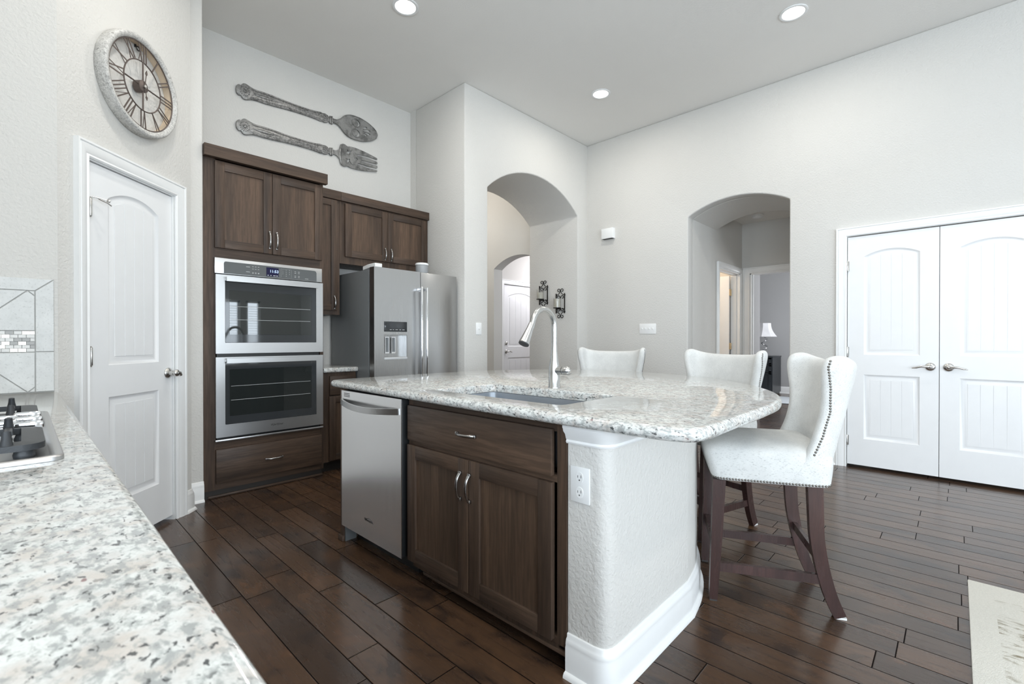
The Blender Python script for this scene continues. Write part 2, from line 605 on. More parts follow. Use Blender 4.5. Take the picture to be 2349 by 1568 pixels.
    def bar(self, pts, w, h, up=(0, 0, 1)):
        """rectangular bar: w across, h along UP; each a number or one per point"""
        pts = [Vector(p) for p in pts]
        N = len(pts)
        Wd = w if isinstance(w, (list, tuple)) else [w] * N
        Hd = h if isinstance(h, (list, tuple)) else [h] * N
        vs, fs = [], []
        for i in range(N):
            d = (pts[min(i + 1, N - 1)] - pts[max(i - 1, 0)]).normalized()
            u = Vector(up)
            u = (u - d * u.dot(d)).normalized()
            s = d.cross(u)
            for a, b in ((-1, -1), (1, -1), (1, 1), (-1, 1)):
                vs.append(pts[i] + s * (a * Wd[i] / 2) + u * (b * Hd[i] / 2))
        for i in range(N - 1):
            for k in range(4):
                fs.append((i * 4 + k, i * 4 + (k + 1) % 4, i * 4 + 4 + (k + 1) % 4, i * 4 + 4 + k))
        fs += [(3, 2, 1, 0), tuple((N - 1) * 4 + k for k in range(4))]
        return self.raw(vs, fs)

    def lathe(self, prof, c=(0, 0, 0), axis=(0, 0, 1), n=24, cap=True):
        """prof: (radius, height along AXIS)"""
        A = Vector(axis).normalized()
        u = A.orthogonal().normalized()
        w = A.cross(u)
        c = Vector(c)
        vs, fs = [], []
        for r, h in prof:
            for k in range(n):
                a = 2 * PI * k / n
                vs.append(c + A * h + (u * math.cos(a) + w * math.sin(a)) * max(r, 1e-5))
        for i in range(len(prof) - 1):
            for k in range(n):
                fs.append((i * n + k, i * n + (k + 1) % n, (i + 1) * n + (k + 1) % n, (i + 1) * n + k))
        if cap:
            fs.append(tuple(range(n))[::-1])
            fs.append(tuple((len(prof) - 1) * n + k for k in range(n)))
        return self.raw(vs, fs)

    def ball(self, c, r, n=8, sq=(1, 1, 1)):
        t = bmesh.new()
        bmesh.ops.create_uvsphere(t, u_segments=n, v_segments=max(4, n // 2), radius=r)
        for v in t.verts:
            v.co = Vector((v.co.x * sq[0] + c[0], v.co.y * sq[1] + c[1], v.co.z * sq[2] + c[2]))
        return self.take(t)

    def sweep(self, path, prof, closed=False, caps=True):
        """prof (out, z) swept along a plan path; OUT is to the right of the way of travel, mitred"""
        P = [Vector((p[0], p[1])) for p in path]
        N = len(P)
        vs, fs = [], []
        for i in range(N):
            d0 = (P[i] - P[i - 1]).normalized() if (i > 0 or closed) else None
            d1 = (P[(i + 1) % N] - P[i]).normalized() if (i < N - 1 or closed) else None
            d0 = d0 or d1
            d1 = d1 or d0
            n0, n1 = Vector((d0.y, -d0.x)), Vector((d1.y, -d1.x))
            b = n0 + n1
            b = b / max(0.2, (b.dot(n0)))
            for o, z in prof:
                q = P[i] + b * o
                vs.append((q.x, q.y, z))
        K = len(prof)
        for i in range(N if closed else N - 1):
            for k in range(K):
                a, b2 = i * K + k, i * K + (k + 1) % K
                j = (i + 1) % N
                fs.append((a, b2, j * K + (k + 1) % K, j * K + k))
        if caps and not closed:
            fs += [tuple(range(K))[::-1], tuple((N - 1) * K + k for k in range(K))]
        return self.raw(vs, fs)

    def build(self, name, mats, parent=None, smooth=35, subsurf=0):
        bm = self.bm
        bmesh.ops.recalc_face_normals(bm, faces=bm.faces)
        me = bpy.data.meshes.new(name)
        bm.to_mesh(me)
        bm.free()
        if parent is not None:
            me.transform(world_of(parent).inverted())
        for mm in (mats if isinstance(mats, (list, tuple)) else [mats]):
            me.materials.append(mm)
        if smooth:
            for p in me.polygons:
                p.use_smooth = True
            if smooth < 180:
                me.set_sharp_from_angle(angle=math.radians(smooth))
        o = bpy.data.objects.new(name, me)
        COL.objects.link(o)
        if parent is not None:
            o.parent = parent
        if subsurf:
            sm = o.modifiers.new('subdivision', 'SUBSURF')
            sm.levels = sm.render_levels = subsurf
        return o


def world_of(o):
    """matrix of an object from its chain, without waiting for an update"""
    m = Matrix.LocRotScale(o.location, o.rotation_euler, o.scale)
    return world_of(o.parent) @ m if o.parent else m


def tag(o, label, cat, group=None, kind=None):
    o['label'] = label
    o['category'] = cat
    if group:
        o['group'] = group
    if kind:
        o['kind'] = kind
    return o


def thing(name, label, cat, loc=(0, 0, 0), rz=0.0, group=None, kind=None):
    o = bpy.data.objects.new(name, None)
    COL.objects.link(o)
    o.empty_display_size = 0.1
    o.location = loc
    o.rotation_euler = (0, 0, rz)
    return tag(o, label, cat, group, kind)


def copy_tree(o, parent=None):
    c = o.copy()
    COL.objects.link(c)
    if parent:
        c.parent = parent
    for ch in [x for x in bpy.data.objects if x.parent == o]:
        copy_tree(ch, c)
    return c


def struct(o, label, cat):
    return tag(o, label, cat, kind='structure')


def text(body, size, name, m, parent, origin, ux, uz, extrude=0.0006, align='CENTER'):
    """lettering standing on a face: ux along the line of text, uz up"""
    cu = bpy.data.curves.new(name, 'FONT')
    cu.body = body
    cu.size = size
    cu.extrude = extrude
    cu.align_x = align
    cu.align_y = 'CENTER'
    tmp = bpy.data.objects.new(name + '_outline', cu)
    COL.objects.link(tmp)
    dg = bpy.context.evaluated_depsgraph_get()
    me = bpy.data.meshes.new_from_object(tmp.evaluated_get(dg))
    bpy.data.objects.remove(tmp)
    bpy.data.curves.remove(cu)
    ux, uz = Vector(ux).normalized(), Vector(uz).normalized()
    n = ux.cross(uz)
    M4 = Matrix((ux, uz, n)).transposed().to_4x4()
    M4.translation = Vector(origin)
    me.transform(M4)
    me.transform(world_of(parent).inverted())
    me.materials.clear()
    me.materials.append(m)
    o = bpy.data.objects.new(name, me)
    COL.objects.link(o)
    o.parent = parent
    return o


def FA(y0):      # faces looking towards -Y (oven wall, arch wall, entry door)
    return lambda s, o, z: Vector((s, y0 - o, z))


def FI(x0):      # faces looking towards -X (island, right wall)
    return lambda s, o, z: Vector((x0 - o, s, z))


DK = 2.924       # pantry wall: x - y = -DK
DU = Vector((1, 1, 0)) / S2
DN = Vector((1, -1, 0)) / S2
D0 = Vector((0.12, 0.12 + DK, 0))


def FD(o0=0.0):  # the diagonal pantry wall: s from its left end
    return lambda s, o, z: D0 + DU * s + DN * (o + o0) + Vector((0, 0, z))


def sD(x):       # s on the pantry wall of a point with world x
    return (x - 0.12) * S2


def arc_pts(s0, s1, zs, rise, n=20):
    h = (s1 - s0) / 2
    R = (h * h + rise * rise) / (2 * rise)
    c = (s0 + s1) / 2
    a = math.asin(h / R)
    return [(c + R * math.sin(-a + 2 * a * i / n), zs + rise - R + R * math.cos(-a + 2 * a * i / n)) for i in range(n + 1)]


# ------------------------------------------------------------------ the rooms
XB, YN, XN, YA, ZC = 5.132, 3.515, 3.022, 4.445, 3.681

f = MB().box(XL - 0.15, 11.3, YR - 0.15, 7.0, -0.12, 0.0).build('floor', m_floor, smooth=0)
struct(f, 'dark hand-scraped wood plank floor', 'floor')
c = MB().box(XL - 0.15, 5.33, YR - 0.15, 7.0, ZC, ZC + 0.12).build('ceiling', m_ceil, smooth=0)
struct(c, 'high flat off-white kitchen ceiling', 'ceiling')


def wall(name, mb, label, m=m_wall, smooth=35):
    o = mb.build(name, m, smooth=smooth)
    return struct(o, label, 'wall')


def notch(s_lo, s_hi, z1, openings, arcs=True):
    """outline of a wall with door or arch openings standing on the floor: (s0, s1, spring, rise)"""
    pts = [(s_lo, 0.0)]
    for s0, s1, zs, rise in openings:
        pts.append((s0, 0.0))
        pts += arc_pts(s0, s1, zs, rise) if rise else [(s0, zs), (s1, zs)]
        pts.append((s1, 0.0))
    return pts + [(s_hi, 0.0), (s_hi, z1), (s_lo, z1)]


# left end wall behind the cooktop counter, pantry front, its short return, back wall, niche side
wall('wall_left', MB().box(-0.75, 0.12, 3.0442, 3.16, 0, ZC), 'textured greige wall above the tile backsplash at the counter end')
DS0, DS1, DZT = sD(0.236), sD(0.672), 2.052
wall('wall_pantry', MB(FD()).prism(notch(0, sD(0.785), ZC, [(DS0, DS1, DZT, 0)]), 1, 0.0, -0.115),
     'diagonal greige wall with the pantry door and the clock')
wall('wall_return', MB().prism([(0.785, 3.709), (0.785, 3.845), (0.888, 3.845), (0.888, YA), (0.70, YA), (0.70, 3.79)], 2, 0, ZC, 0.012, 3, 'long'),
     'narrow greige wall end beside the oven cabinet')
wall('wall_back', MB().box(0.70, XN - 0.0005, YA, YA + 0.12, 0, ZC), 'greige wall with the spoon and fork above the cabinets')
wall('wall_niche', MB().box(XN, 3.335, 4.3452, 7.0, 0, ZC), 'greige wall on the left side of the hall')
AR0, AR1 = 3.335, 4.925
wall('wall_arch', MB().prism(notch(XN, XB + 0.02, ZC, [(AR0, AR1, 2.72, 0.312)]), 1, YN, 4.345, 0.014, 3),
     'thick greige wall with the tall arched passage')
# right wall with the second arch and the closet doors
VB0, VB1 = 1.170, 2.170
CY0, CY1, CZT = -0.52, 0.712, 2.066
wall('wall_right', MB(FI(XB)).prism(notch(YR, YN + 0.05, ZC, [(CY0, CY1, CZT, 0), (VB0, VB1, 2.505, 0.135)]), 1, 0.0, -0.14, 0.014, 3),
     'long greige wall with the low arch and the white double doors')
wall('wall_arch_lining', MB(lambda s, o, z: Vector((o, s, z))).prism(notch(0.55, VB1 + 0.12, 3.0, [(VB0, VB1, 2.505, 0.135)]), 1, XB + 0.14, 5.99),
     'greige lining of the deep low arch')
wall('wall_closet', MB().box(5.8, 5.9, -1.0, 0.55, 0, 2.6), 'back wall inside the closet')
# vestibule beyond the low arch
BD0, BD1 = 6.073, 6.880
wall('wall_vestibule_left', MB(FA(2.17)).prism(notch(5.99, 6.951, 2.749, [(BD0, BD1, 2.052, 0)]), 1, 0.0, -0.115),
     'greige vestibule wall with the lit doorway', m_wall_fine)
BR0, BR1 = 1.25, 2.065
wall('wall_vestibule_back', MB(FI(6.951)).prism(notch(0.9, 2.285, 2.749, [(BR0, BR1, 2.052, 0)]), 1, 0.0, -0.115),
     'greige vestibule wall above the bedroom doorway', m_wall_fine)
wall('wall_vestibule_right', MB().box(5.99, 7.05, 0.80, 0.92, 0, 2.749), 'greige right wall of the vestibule', m_wall_fine)
c = MB().box(5.95, 7.07, 0.8, 4.1, 2.749, 2.85).build('ceiling_vestibule', m_ceil, smooth=0)
struct(c, 'low vestibule ceiling with the smoke alarm', 'ceiling')
# bedroom
wall('wall_bedroom_far', MB().box(11.2, 11.32, -0.6, 4.2, 0, 2.75), 'grey far wall of the bedroom behind the lamp', m_bedwall)
wall('wall_bedroom_left', MB().box(7.53, 11.2, 4.1, 4.2, 0, 2.75), 'grey left wall of the bedroom', m_bedwall)
wall('wall_bedroom_closet', MB().box(7.066, 7.53, 2.10, 4.2, 0, 2.75), 'short grey wall just inside the bedroom doorway', m_bedwall)
wall('wall_bedroom_right', MB().box(7.066, 11.2, -0.7, -0.6, 0, 2.75), 'grey window wall of the bedroom', m_bedwall)
c = MB().box(7.07, 11.3, -0.7, 4.2, 2.75, 2.85).build('ceiling_bedroom', m_ceil, smooth=0)
struct(c, 'white bedroom ceiling', 'ceiling')
# bathroom, hall, entry
wall('wall_bathroom', MB().box(5.93, 7.06, 3.95, 4.05, 0, 2.749), 'cream far wall of the bathroom', m_wall_fine)
wall('wall_bathroom_left', MB().box(5.90, 5.985, 2.285, 4.05, 0, 2.749), 'cream left wall of the bathroom', m_wall_fine)
wall('wall_bathroom_right', MB().box(6.96, 7.06, 2.29, 4.05, 0, 2.749), 'cream right wall of the bathroom', m_wall_fine)
EA0, EA1 = 4.26, 5.27
hp = [(4.346, 2.2)] + [p for p in arc_pts(EA0, EA1, 2.25, 0.163, 24) if p[0] > 4.35] + [(EA1, 0), (7.0, 0), (7.0, ZC), (4.346, ZC)]
wall('wall_hall', MB(FI(XB)).prism(hp, 1, 0.0, -0.185), 'greige hall wall with the small arch to the entry', m_wall_fine)
wall('wall_hall_far', MB().box(3.3, 5.2, 6.9, 7.0, 0, ZC), 'far end wall of the hall', m_wall_fine)
ED0, ED1, EDZ = 5.69, 6.60, 2.092
wall('wall_entry', MB(FA(5.6)).prism(notch(5.317, 7.2, 3.2, [(ED0, ED1, EDZ, 0)]), 1, 0.0, -0.14),
     'bright wall above the entry door', m_wall_fine)
wall('wall_entry_right', MB().box(7.1, 7.2, 4.2, 5.6, 0, 3.2), 'right side wall of the entry', m_wall_fine)
c = MB().box(5.3, 7.2, 4.05, 5.75, 3.2, 3.3).build('ceiling_entry', m_ceil, smooth=0)
struct(c, 'entry ceiling', 'ceiling')
# walls beside and behind the camera
wall('wall_kitchen', MB().box(-0.75, -0.60, 0.95, 3.05, 0, ZC), 'greige kitchen wall behind the cooktop')
wall('wall_breakfast', MB().box(XL, -0.60, 0.95, 1.07, 0, ZC), 'greige wall closing the breakfast area')


def window_wall(name, F, s_lo, s_hi, wins, label):
    mb = MB(F)
    cuts = [s_lo] + [v for w_ in wins for v in w_[:2]] + [s_hi]
    for i in range(len(cuts) - 1):
        if i % 2 == 0:
            mb.box(cuts[i], cuts[i + 1], -0.14, 0.0, 0, ZC)
        else:
            mb.box(cuts[i], cuts[i + 1], -0.14, 0.0, 0, wins[i // 2][2])
            mb.box(cuts[i], cuts[i + 1], -0.14, 0.0, wins[i // 2][3], ZC)
    wall(name, mb, label, smooth=0)


FRW = lambda s, o, z: Vector((s, YR + o, z))
FLW = lambda s, o, z: Vector((XL + o, s, z))
window_wall('wall_rear', FRW, XL - 0.14, XB + 0.2, WIN, 'window wall behind the camera')
window_wall('wall_breakfast_left', FLW, YR, 1.07, LWIN, 'window wall of the breakfast area beside the camera')
WLAB = ('unseen wide white framed window added for rear light, nearest the breakfast area', 'white framed window with blinds mirrored in the oven glass',
        'narrow white framed window with blinds mirrored in the oven glass', 'unseen white framed breakfast window added for side fill, nearest the rear wall', 'unseen wide white framed breakfast window added for side fill, beside the worktop')
for i, (F_, (s0, s1, z0, z1)) in enumerate([(FRW, w_) for w_ in WIN] + [(FLW, w_) for w_ in LWIN]):
    w_ = MB(F_)
    for a, b, c_, d_ in ((s0, s0 + 0.05, z0, z1), (s1 - 0.05, s1, z0, z1), (s0, s1, z0, z0 + 0.05), (s0, s1, z1 - 0.05, z1)) + (
            (((s0 + s1) / 2 - 0.02, (s0 + s1) / 2 + 0.02, z0, z1),) if i in (0, 3, 4) else ()):
        w_.box(a, b, -0.10, -0.03, c_, d_)
    o = w_.build('window_%d' % (i + 1), m_trim, smooth=0)
    struct(o, WLAB[i], 'window')
    if i in (1, 2):
        b_ = MB(F_)
        for j in range(int((z1 - z0 - 0.1) / 0.06)):
            z = z0 + 0.07 + j * 0.06
            b_.raw([(s0 + 0.05, 0.0, z - 0.004), (s1 - 0.05, 0.0, z - 0.004), (s1 - 0.05, 0.045, z + 0.004), (s0 + 0.05, 0.045, z + 0.004)], [(0, 1, 2, 3)])
        b_.build('blind', m_plastic, o, smooth=0)

# ---- trim
CAS = [(0.0, 0.0), (0.0, 0.010), (0.008, 0.016), (0.018, 0.012), (0.026, 0.017), (0.044, 0.022), (0.060, 0.024), (0.064, 0.019), (0.068, 0.026), (0.078, 0.026), (0.078, 0.0)]


def casing(name, F, s0, s1, zt, label, legs=(True, True), wd=1.0):
    """door casing swept up, across and down round an opening; profile (away from opening, out of wall)"""
    mb = MB(F)
    st = [((s0, 0.0), (-1, 0)), ((s0, zt), (-1, 1)), ((s1, zt), (1, 1)), ((s1, 0.0), (1, 0))]
    st = st[0 if legs[0] else 1:4 if legs[1] else 3]
    vs, fs = [], []
    K = len(CAS)
    for (s, z), (ds, dz) in st:
        for u, v in CAS:
            vs.append((s + ds * u * wd, v, z + dz * u * wd))
    for i in range(len(st) - 1):
        for k in range(K):
            fs.append((i * K + k, i * K + (k + 1) % K, (i + 1) * K + (k + 1) % K, (i + 1) * K + k))
    fs += [tuple(range(K))[::-1], tuple((len(st) - 1) * K + k for k in range(K))]
    mb.raw(vs, fs)
    return struct(mb.build(name, m_trim, smooth=50), label, 'door casing')


casing('trim_1', FD(), DS0 - 0.004, DS1 + 0.004, DZT, 'white moulded casing round the pantry door')
casing('trim_2', FI(XB), CY0, CY1, CZT, 'white moulded casing round the closet double doors')
casing('trim_3', FA(2.17), BD0, BD1, 2.052, 'white casing round the lit bathroom doorway', wd=0.9)
casing('trim_4', FI(6.951), BR0, BR1, 2.052, 'white casing round the bedroom doorway', wd=1.05)
casing('trim_5', FA(5.6), ED0, ED1, EDZ, 'white casing round the entry door')
# jambs (linings) of those openings
j = MB(FD())
j.box(DS0 - 0.004, DS0 + 0.004, -0.115, 0.0, 0, DZT).box(DS1 - 0.004, DS1 + 0.004, -0.115, 0.0, 0, DZT).box(DS0, DS1, -0.115, 0.0, DZT - 0.006, DZT + 0.002)
struct(j.build('trim_6', m_trim, smooth=0), 'white jamb of the pantry doorway', 'door jamb')
j = MB(FA(2.17))
j.box(BD0 - 0.002, BD0 + 0.015, -0.12, 0.0, 0, 2.052).box(BD1 - 0.015, BD1 + 0.002, -0.12, 0.0, 0, 2.052).box(BD0, BD1, -0.12, 0.0, 2.04, 2.054)
j.box(BD1 - 0.027, BD1 - 0.015, -0.075, -0.045, 0, 2.04).box(BD0 + 0.015, BD1 - 0.015, -0.075, -0.045, 2.028, 2.04)
struct(j.build('trim_7', m_trim, smooth=0), 'white jamb of the bathroom doorway', 'door jamb')
j = MB(FI(6.951))
j.box(BR0 - 0.002, BR0 + 0.015, -0.12, 0.0, 0, 2.052).box(BR1 - 0.015, BR1 + 0.002, -0.12, 0.0, 0, 2.052).box(BR0, BR1, -0.12, 0.0, 2.04, 2.054)
j.box(BR1 - 0.027, BR1 - 0.015, -0.08, -0.045, 0, 2.04)
struct(j.build('trim_8', m_trim, smooth=0), 'white jamb of the bedroom doorway', 'door jamb')

BASE = [(0.0, 0.0), (0.016, 0.0), (0.016, 0.098), (0.0135, 0.104), (0.0145, 0.110), (0.011, 0.124), (0.006, 0.130), (0.006, 0.139), (0.003, 0.142), (0.0, 0.142)]
SHOE = [(0.016, 0.0), (0.030, 0.0), (0.029, 0.008), (0.024, 0.015), (0.016, 0.018)]


def base(name, path, label, k=1.0):
    mb = MB()
    mb.sweep(path, [(o * k, z) for o, z in BASE])
    mb.sweep(path, SHOE)
    return struct(mb.build(name, m_trim, smooth=50), label, 'baseboard')


cr = D0 + DU * (DS1 + 0.082)
base('baseboard_pantry', [(cr.x, cr.y), (0.785, 3.709), (0.785, 3.73)], 'white baseboard turning the corner beside the pantry door')
base('baseboard_return', [(0.775, 3.845), (0.886, 3.845)], 'white baseboard piece against the oven cabinet')
base('baseboard_right', [(XB, CY0 - 0.08), (XB, YR)], 'white baseboard on the right wall beyond the double doors')
base('baseboard_right_middle', [(XB, VB0 - 0.0), (XB, CY1 + 0.08)], 'white baseboard between the low arch and the double doors')
base('baseboard_right_far', [(XB, YN), (XB, VB1)], 'white baseboard under the four-gang switch')
base('baseboard_arch', [(XN, YN), (AR0, YN)], 'white baseboard left of the tall arch')
base('baseboard_bedroom', [(11.2, 3.9), (11.2, -0.5)], 'white baseboard on the bedroom far wall')


# ------------------------------------------------------------------ panelled doors
def inset_loop(w0, w1, z0, z1, rise, d, n=14):
    if rise:
        a = arc_pts(w0, w1, z1 - rise, rise, n)
        c = ((w0 + w1) / 2)
        h = (w1 - w0) / 2
        R = (h * h + rise * rise) / (2 * rise)
        zc = z1 - R
        h2 = h - d
        R2 = R - d
        zs = zc + math.sqrt(max(R2 * R2 - h2 * h2, 0))
        top = arc_pts(w0 + d, w1 - d, zs, zc + R2 - zs, n)
    else:
        top = [(w0 + d + (w1 - w0 - 2 * d) * i / n, z1 - d) for i in range(n + 1)]
    return [(w1 - d, z0 + d), (w0 + d, z0 + d)] + top


def panel_leaf(mb, s0, s1, z0, z1, th, panels, out=0.0, planks=4):
    """door leaf with moulded recessed panels; front face at OUT, back at OUT - TH"""
    outer = [(s0, z0), (s1, z0), (s1, z1), (s0, z1)]
    t = bmesh.new()

    def loop(pts, o):
        vs = [t.verts.new((p[0], o, p[1])) for p in pts]
        return vs, [t.edges.new((vs[i], vs[(i + 1) % len(vs)])) for i in range(len(vs))]
    vo, eo = loop(outer, out)
    holes, es = [], list(eo)
    for (a, b, c, d, rise) in panels:
        v, e = loop(inset_loop(a, b, c, d, rise, 0.0), out)
        holes.append(v)
        es += e
    bmesh.ops.triangle_fill(t, use_beauty=True, edges=es)
    vb = [t.verts.new((p[0], out - th, p[1])) for p in outer]
    for i in range(4):
        t.faces.new((vo[i], vo[(i + 1) % 4], vb[(i + 1) % 4], vb[i]))
    t.faces.new(vb)
    for (a, b, c, d, rise), v in zip(panels, holes):
        prev = v
        for ins, o in ((0.010, -0.009), (0.022, -0.011), (0.040, -0.004), (0.044, -0.005)):
            nv = [t.verts.new((p[0], out + o, p[1])) for p in inset_loop(a, b, c, d, rise, ins)]
            for i in range(len(v)):
                k = (i + 1) % len(v)
                t.faces.new((prev[i], prev[k], nv[k], nv[i]))
            prev = nv
        f = t.faces.new(prev)
        lp = inset_loop(a, b, c, d, rise, 0.044)
        # shallow board joints on the flat centre
        w0, w1 = a + 0.044, b - 0.044
        for k in range(planks):
            x0 = w0 + (w1 - w0) * k / planks + 0.0022
            x1 = w0 + (w1 - w0) * (k + 1) / planks - 0.0022

            def topz(x):
                for i in range(2, len(lp) - 1):
                    if lp[i][0] - 1e-6 <= x <= lp[i + 1][0] + 1e-6:
                        q = (x - lp[i][0]) / max(1e-9, lp[i + 1][0] - lp[i][0])
                        return lp[i][1] + (lp[i + 1][1] - lp[i][1]) * q
                return lp[2][1]
            xs = [x0 + (x1 - x0) * i / 5 for i in range(6)]
            pts = [(x0, c + 0.046), (x1, c + 0.046)] + [(x, topz(x) - 0.001) for x in xs[::-1]]
            lo = [t.verts.new((p[0], out - 0.005, p[1])) for p in pts]
            hi = [t.verts.new((p[0], out - 0.0028, p[1])) for p in pts]
            t.faces.new(hi)
            for i in range(len(pts)):
                t.faces.new((lo[i], lo[(i + 1) % len(pts)], hi[(i + 1) % len(pts)], hi[i]))
    mb.take(t)


def hinge(F, s, z, o, parent, m=None):
    mb = MB(F)
    mb.lathe([(0.006, -0.045), (0.0065, -0.044), (0.0065, 0.044), (0.006, 0.045)], (s, o, z), (0, 0, 1), 10)
    mb.box(s - 0.012, s + 0.010, o - 0.008, o - 0.004, z - 0.044, z + 0.044)
    mb.ball((s, o, z + 0.048), 0.005, 8)
    mb.ball((s, o, z - 0.048), 0.005, 8)
    return mb.build('hinge', m or m_nickel, parent, 40)


def lever(F, s, z, o, dirn, parent, curl=True):
    mb = MB(F)
    mb.lathe([(0.034, 0.0), (0.034, 0.004), (0.028, 0.010), (0.016, 0.013), (0.014, 0.030), (0.016, 0.036), (0.012, 0.046), (0.0, 0.048)], (s, o, z), (0, 1, 0), 24)
    pts = [(s, o + 0.038, z), (s + dirn * 0.025, o + 0.044, z + 0.003), (s + dirn * 0.055, o + 0.046, z + 0.002), (s + dirn * 0.085, o + 0.044, z - 0.008), (s + dirn * 0.112, o + 0.040, z - 0.012)]
    mb.tube(pts, [0.011, 0.0095, 0.008, 0.007, 0.004], 10, flat=0.75, up=(0, 1, 0))
    return mb.build('door_lever', m_nickel, parent, 60)


# pantry door
d = MB(FD())
ps0, ps1 = sD(0.338), sD(0.579)
panel_leaf(d, DS0 + 0.006, DS1 - 0.006, 0.030, DZT - 0.010, 0.036, [(ps0 - 0.012, ps1 + 0.012, 1.005, 1.945, 0.055), (ps0 - 0.012, ps1 + 0.012, 0.262, 0.835, 0)], -0.012)
pd = struct(d.build('door_1', m_door, smooth=40), 'white arched two-panel pantry door on the diagonal wall', 'door')
for z in (1.81, 1.055, 0.26):
    hinge(FD(), DS0 + 0.008, z, 0.004, pd)
kb = MB(FD())
kb.lathe([(0.034, 0.0), (0.034, 0.004), (0.027, 0.010), (0.014, 0.014), (0.012, 0.034), (0.018, 0.040), (0.022, 0.050), (0.021, 0.058), (0.014, 0.064), (0.0, 0.065)], (sD(0.643), -0.012, 0.932), (0, 1, 0), 24)
kb.tube([(sD(0.643), 0.045, 0.932), (sD(0.643) + 0.022, 0.046, 0.932), (sD(0.643) + 0.030, 0.046, 0.915)], 0.010, 8)
kb.build('door_knob', m_nickel, pd, 50)
st = MB(FD())
st.tube([(DS0 + 0.008, 0.006, 1.862), (DS0 + 0.03, 0.03, 1.860), (DS0 + 0.055, 0.055, 1.852)], 0.0035, 8)
st.lathe([(0.007, 0.0), (0.009, 0.002), (0.009, 0.012), (0.006, 0.014)], (DS0 + 0.05, 0.05, 1.853), (0.7, 0.7, -0.1), 10)
st.tube([(DS0 + 0.035, 0.02, 1.858), (DS0 + 0.075, 0.035, 1.846), (DS0 + 0.095, 0.036, 1.838)], 0.0032, 8)
st.build('hinge_pin_stop', m_nickel, pd, 50)

# closet double doors on the right wall (two leaves)
CM = 0.096
for nm, s0, s1, lab, hs in (('door_2', CM + 0.002, CY1 - 0.004, 'left white leaf of the closet double doors, nearest the low arch', 1),
                            ('door_3', CY0 + 0.004, CM - 0.002, 'right white leaf of the closet double doors, cut by the photo edge', -1)):
    mb = MB(FI(XB))
    panel_leaf(mb, s0, s1, 0.026, CZT - 0.008, 0.036, [(s0 + 0.118, s1 - 0.118, 1.008, 1.925, 0.05), (s0 + 0.118, s1 - 0.118, 0.262, 0.832, 0)], -0.006)
    o = struct(mb.build(nm, m_door, smooth=40), lab, 'door')
    lever(FI(XB), CM + hs * 0.055, 0.918, -0.006, hs, o)
    for z in (1.80, 1.03, 0.24):
        hinge(FI(XB), s1 - 0.0 if hs > 0 else s0, z, 0.004, o)

# bathroom door (open into the lit room) and entry door
mb = MB()
mb.box(BD1 - 0.075, BD1 - 0.040, 2.292, 3.06, 0.02, 2.03)
o = struct(mb.build('door_4', m_door, smooth=0), 'cream lit bathroom door standing open', 'door')
for z in (1.80, 1.05, 0.25):
    h = MB()
    h.box(BD1 - 0.078, BD1 - 0.016, 2.283, 2.290, z - 0.045, z + 0.045)
    h.lathe([(0.007, -0.045), (0.007, 0.045)], (BD1 - 0.030, 2.281, z), (0, 0, 1), 10)
    h.build('hinge', m_brass, o, 40)
mb = MB(FA(5.6))
panel_leaf(mb, ED0 + 0.004, ED1 - 0.004, 0.02, EDZ - 0.006, 0.04, [(ED0 + 0.125, ED1 - 0.125, 1.02, 1.965, 0.07), (ED0 + 0.125, ED1 - 0.125, 0.25, 0.83, 0)], -0.02)
o = struct(mb.build('door_5', m_door, smooth=40), 'white entry door with arched panel seen through the tall arch', 'door')
lever(FA(5.6), ED0 + 0.075, 0.936, -0.02, 1, o)
mb = MB(FA(5.6))
mb.lathe([(0.033, 0.0), (0.033, 0.006), (0.026, 0.014), (0.012, 0.018), (0.0, 0.019)], (ED0 + 0.075, -0.02, 1.079), (0, 1, 0), 20)
mb.build('deadbolt', m_nickel, o, 50)


# ------------------------------------------------------------------ cabinets
def pull(F, s, z, o, vertical, parent, L=0.112):
    """bowed flat cabinet pull with splayed feet"""
    mb = MB(F)
    pts, rr = [], []
    for i in range(13):
        q = -1 + 2 * i / 12
        h = o + 0.006 + 0.022 * (1 - abs(q) ** 2.6)
        a = q * L / 2
        pts.append((s, h, z + a) if vertical else (s + a, h, z))
        rr.append(0.0062 + 0.0018 * abs(q) ** 3)
    mb.tube(pts, rr, 8, flat=0.62, up=(0, 1, 0))
    for q in (-1, 1):
        a = q * (L / 2 - 0.002)
        c = (s, o + 0.004, z + a) if vertical else (s + a, o + 0.004, z)
        mb.box(c[0] - 0.0075, c[0] + 0.0075, o - 0.0005, o + 0.012, c[2] - 0.0075, c[2] + 0.0075, 0.002)
    return mb.build('handle', m_pull, parent, 60)


def shaker(F, name, s0, s1, z0, z1, o, parent, wm, st=0.062, th=0.02):
    """framed cabinet door; materials: 0 upright grain, 1 rail grain"""
    mb = MB(F)
    e = 0.0015
    mb.m(0).box(s0, s0 + st, o, o + th, z0, z1, e).box(s1 - st, s1, o, o + th, z0, z1, e)
    mb.m(1).box(s0 + st + 0.0004, s1 - st - 0.0004, o, o + th - 0.0004, z0, z0 + st, e).box(s0 + st + 0.0004, s1 - st - 0.0004, o, o + th - 0.0004, z1 - st, z1, e)
    mb.m(2).box(s0 + st - 0.004, s1 - st + 0.004, o + 0.002, o + 0.009, z0 + st - 0.004, z1 - st + 0.004)
    return mb.build(name, wm, parent, 40)


def slab(F, name, s0, s1, z0, z1, o, parent, m, th=0.02):
    return MB(F).box(s0, s1, o, o + th, z0, z1, 0.004, 2).build(name, m, parent, 40)


WX = [w_v, w_x, w_p]
WY = [w_v, w_y, w_p]
YF = 3.865
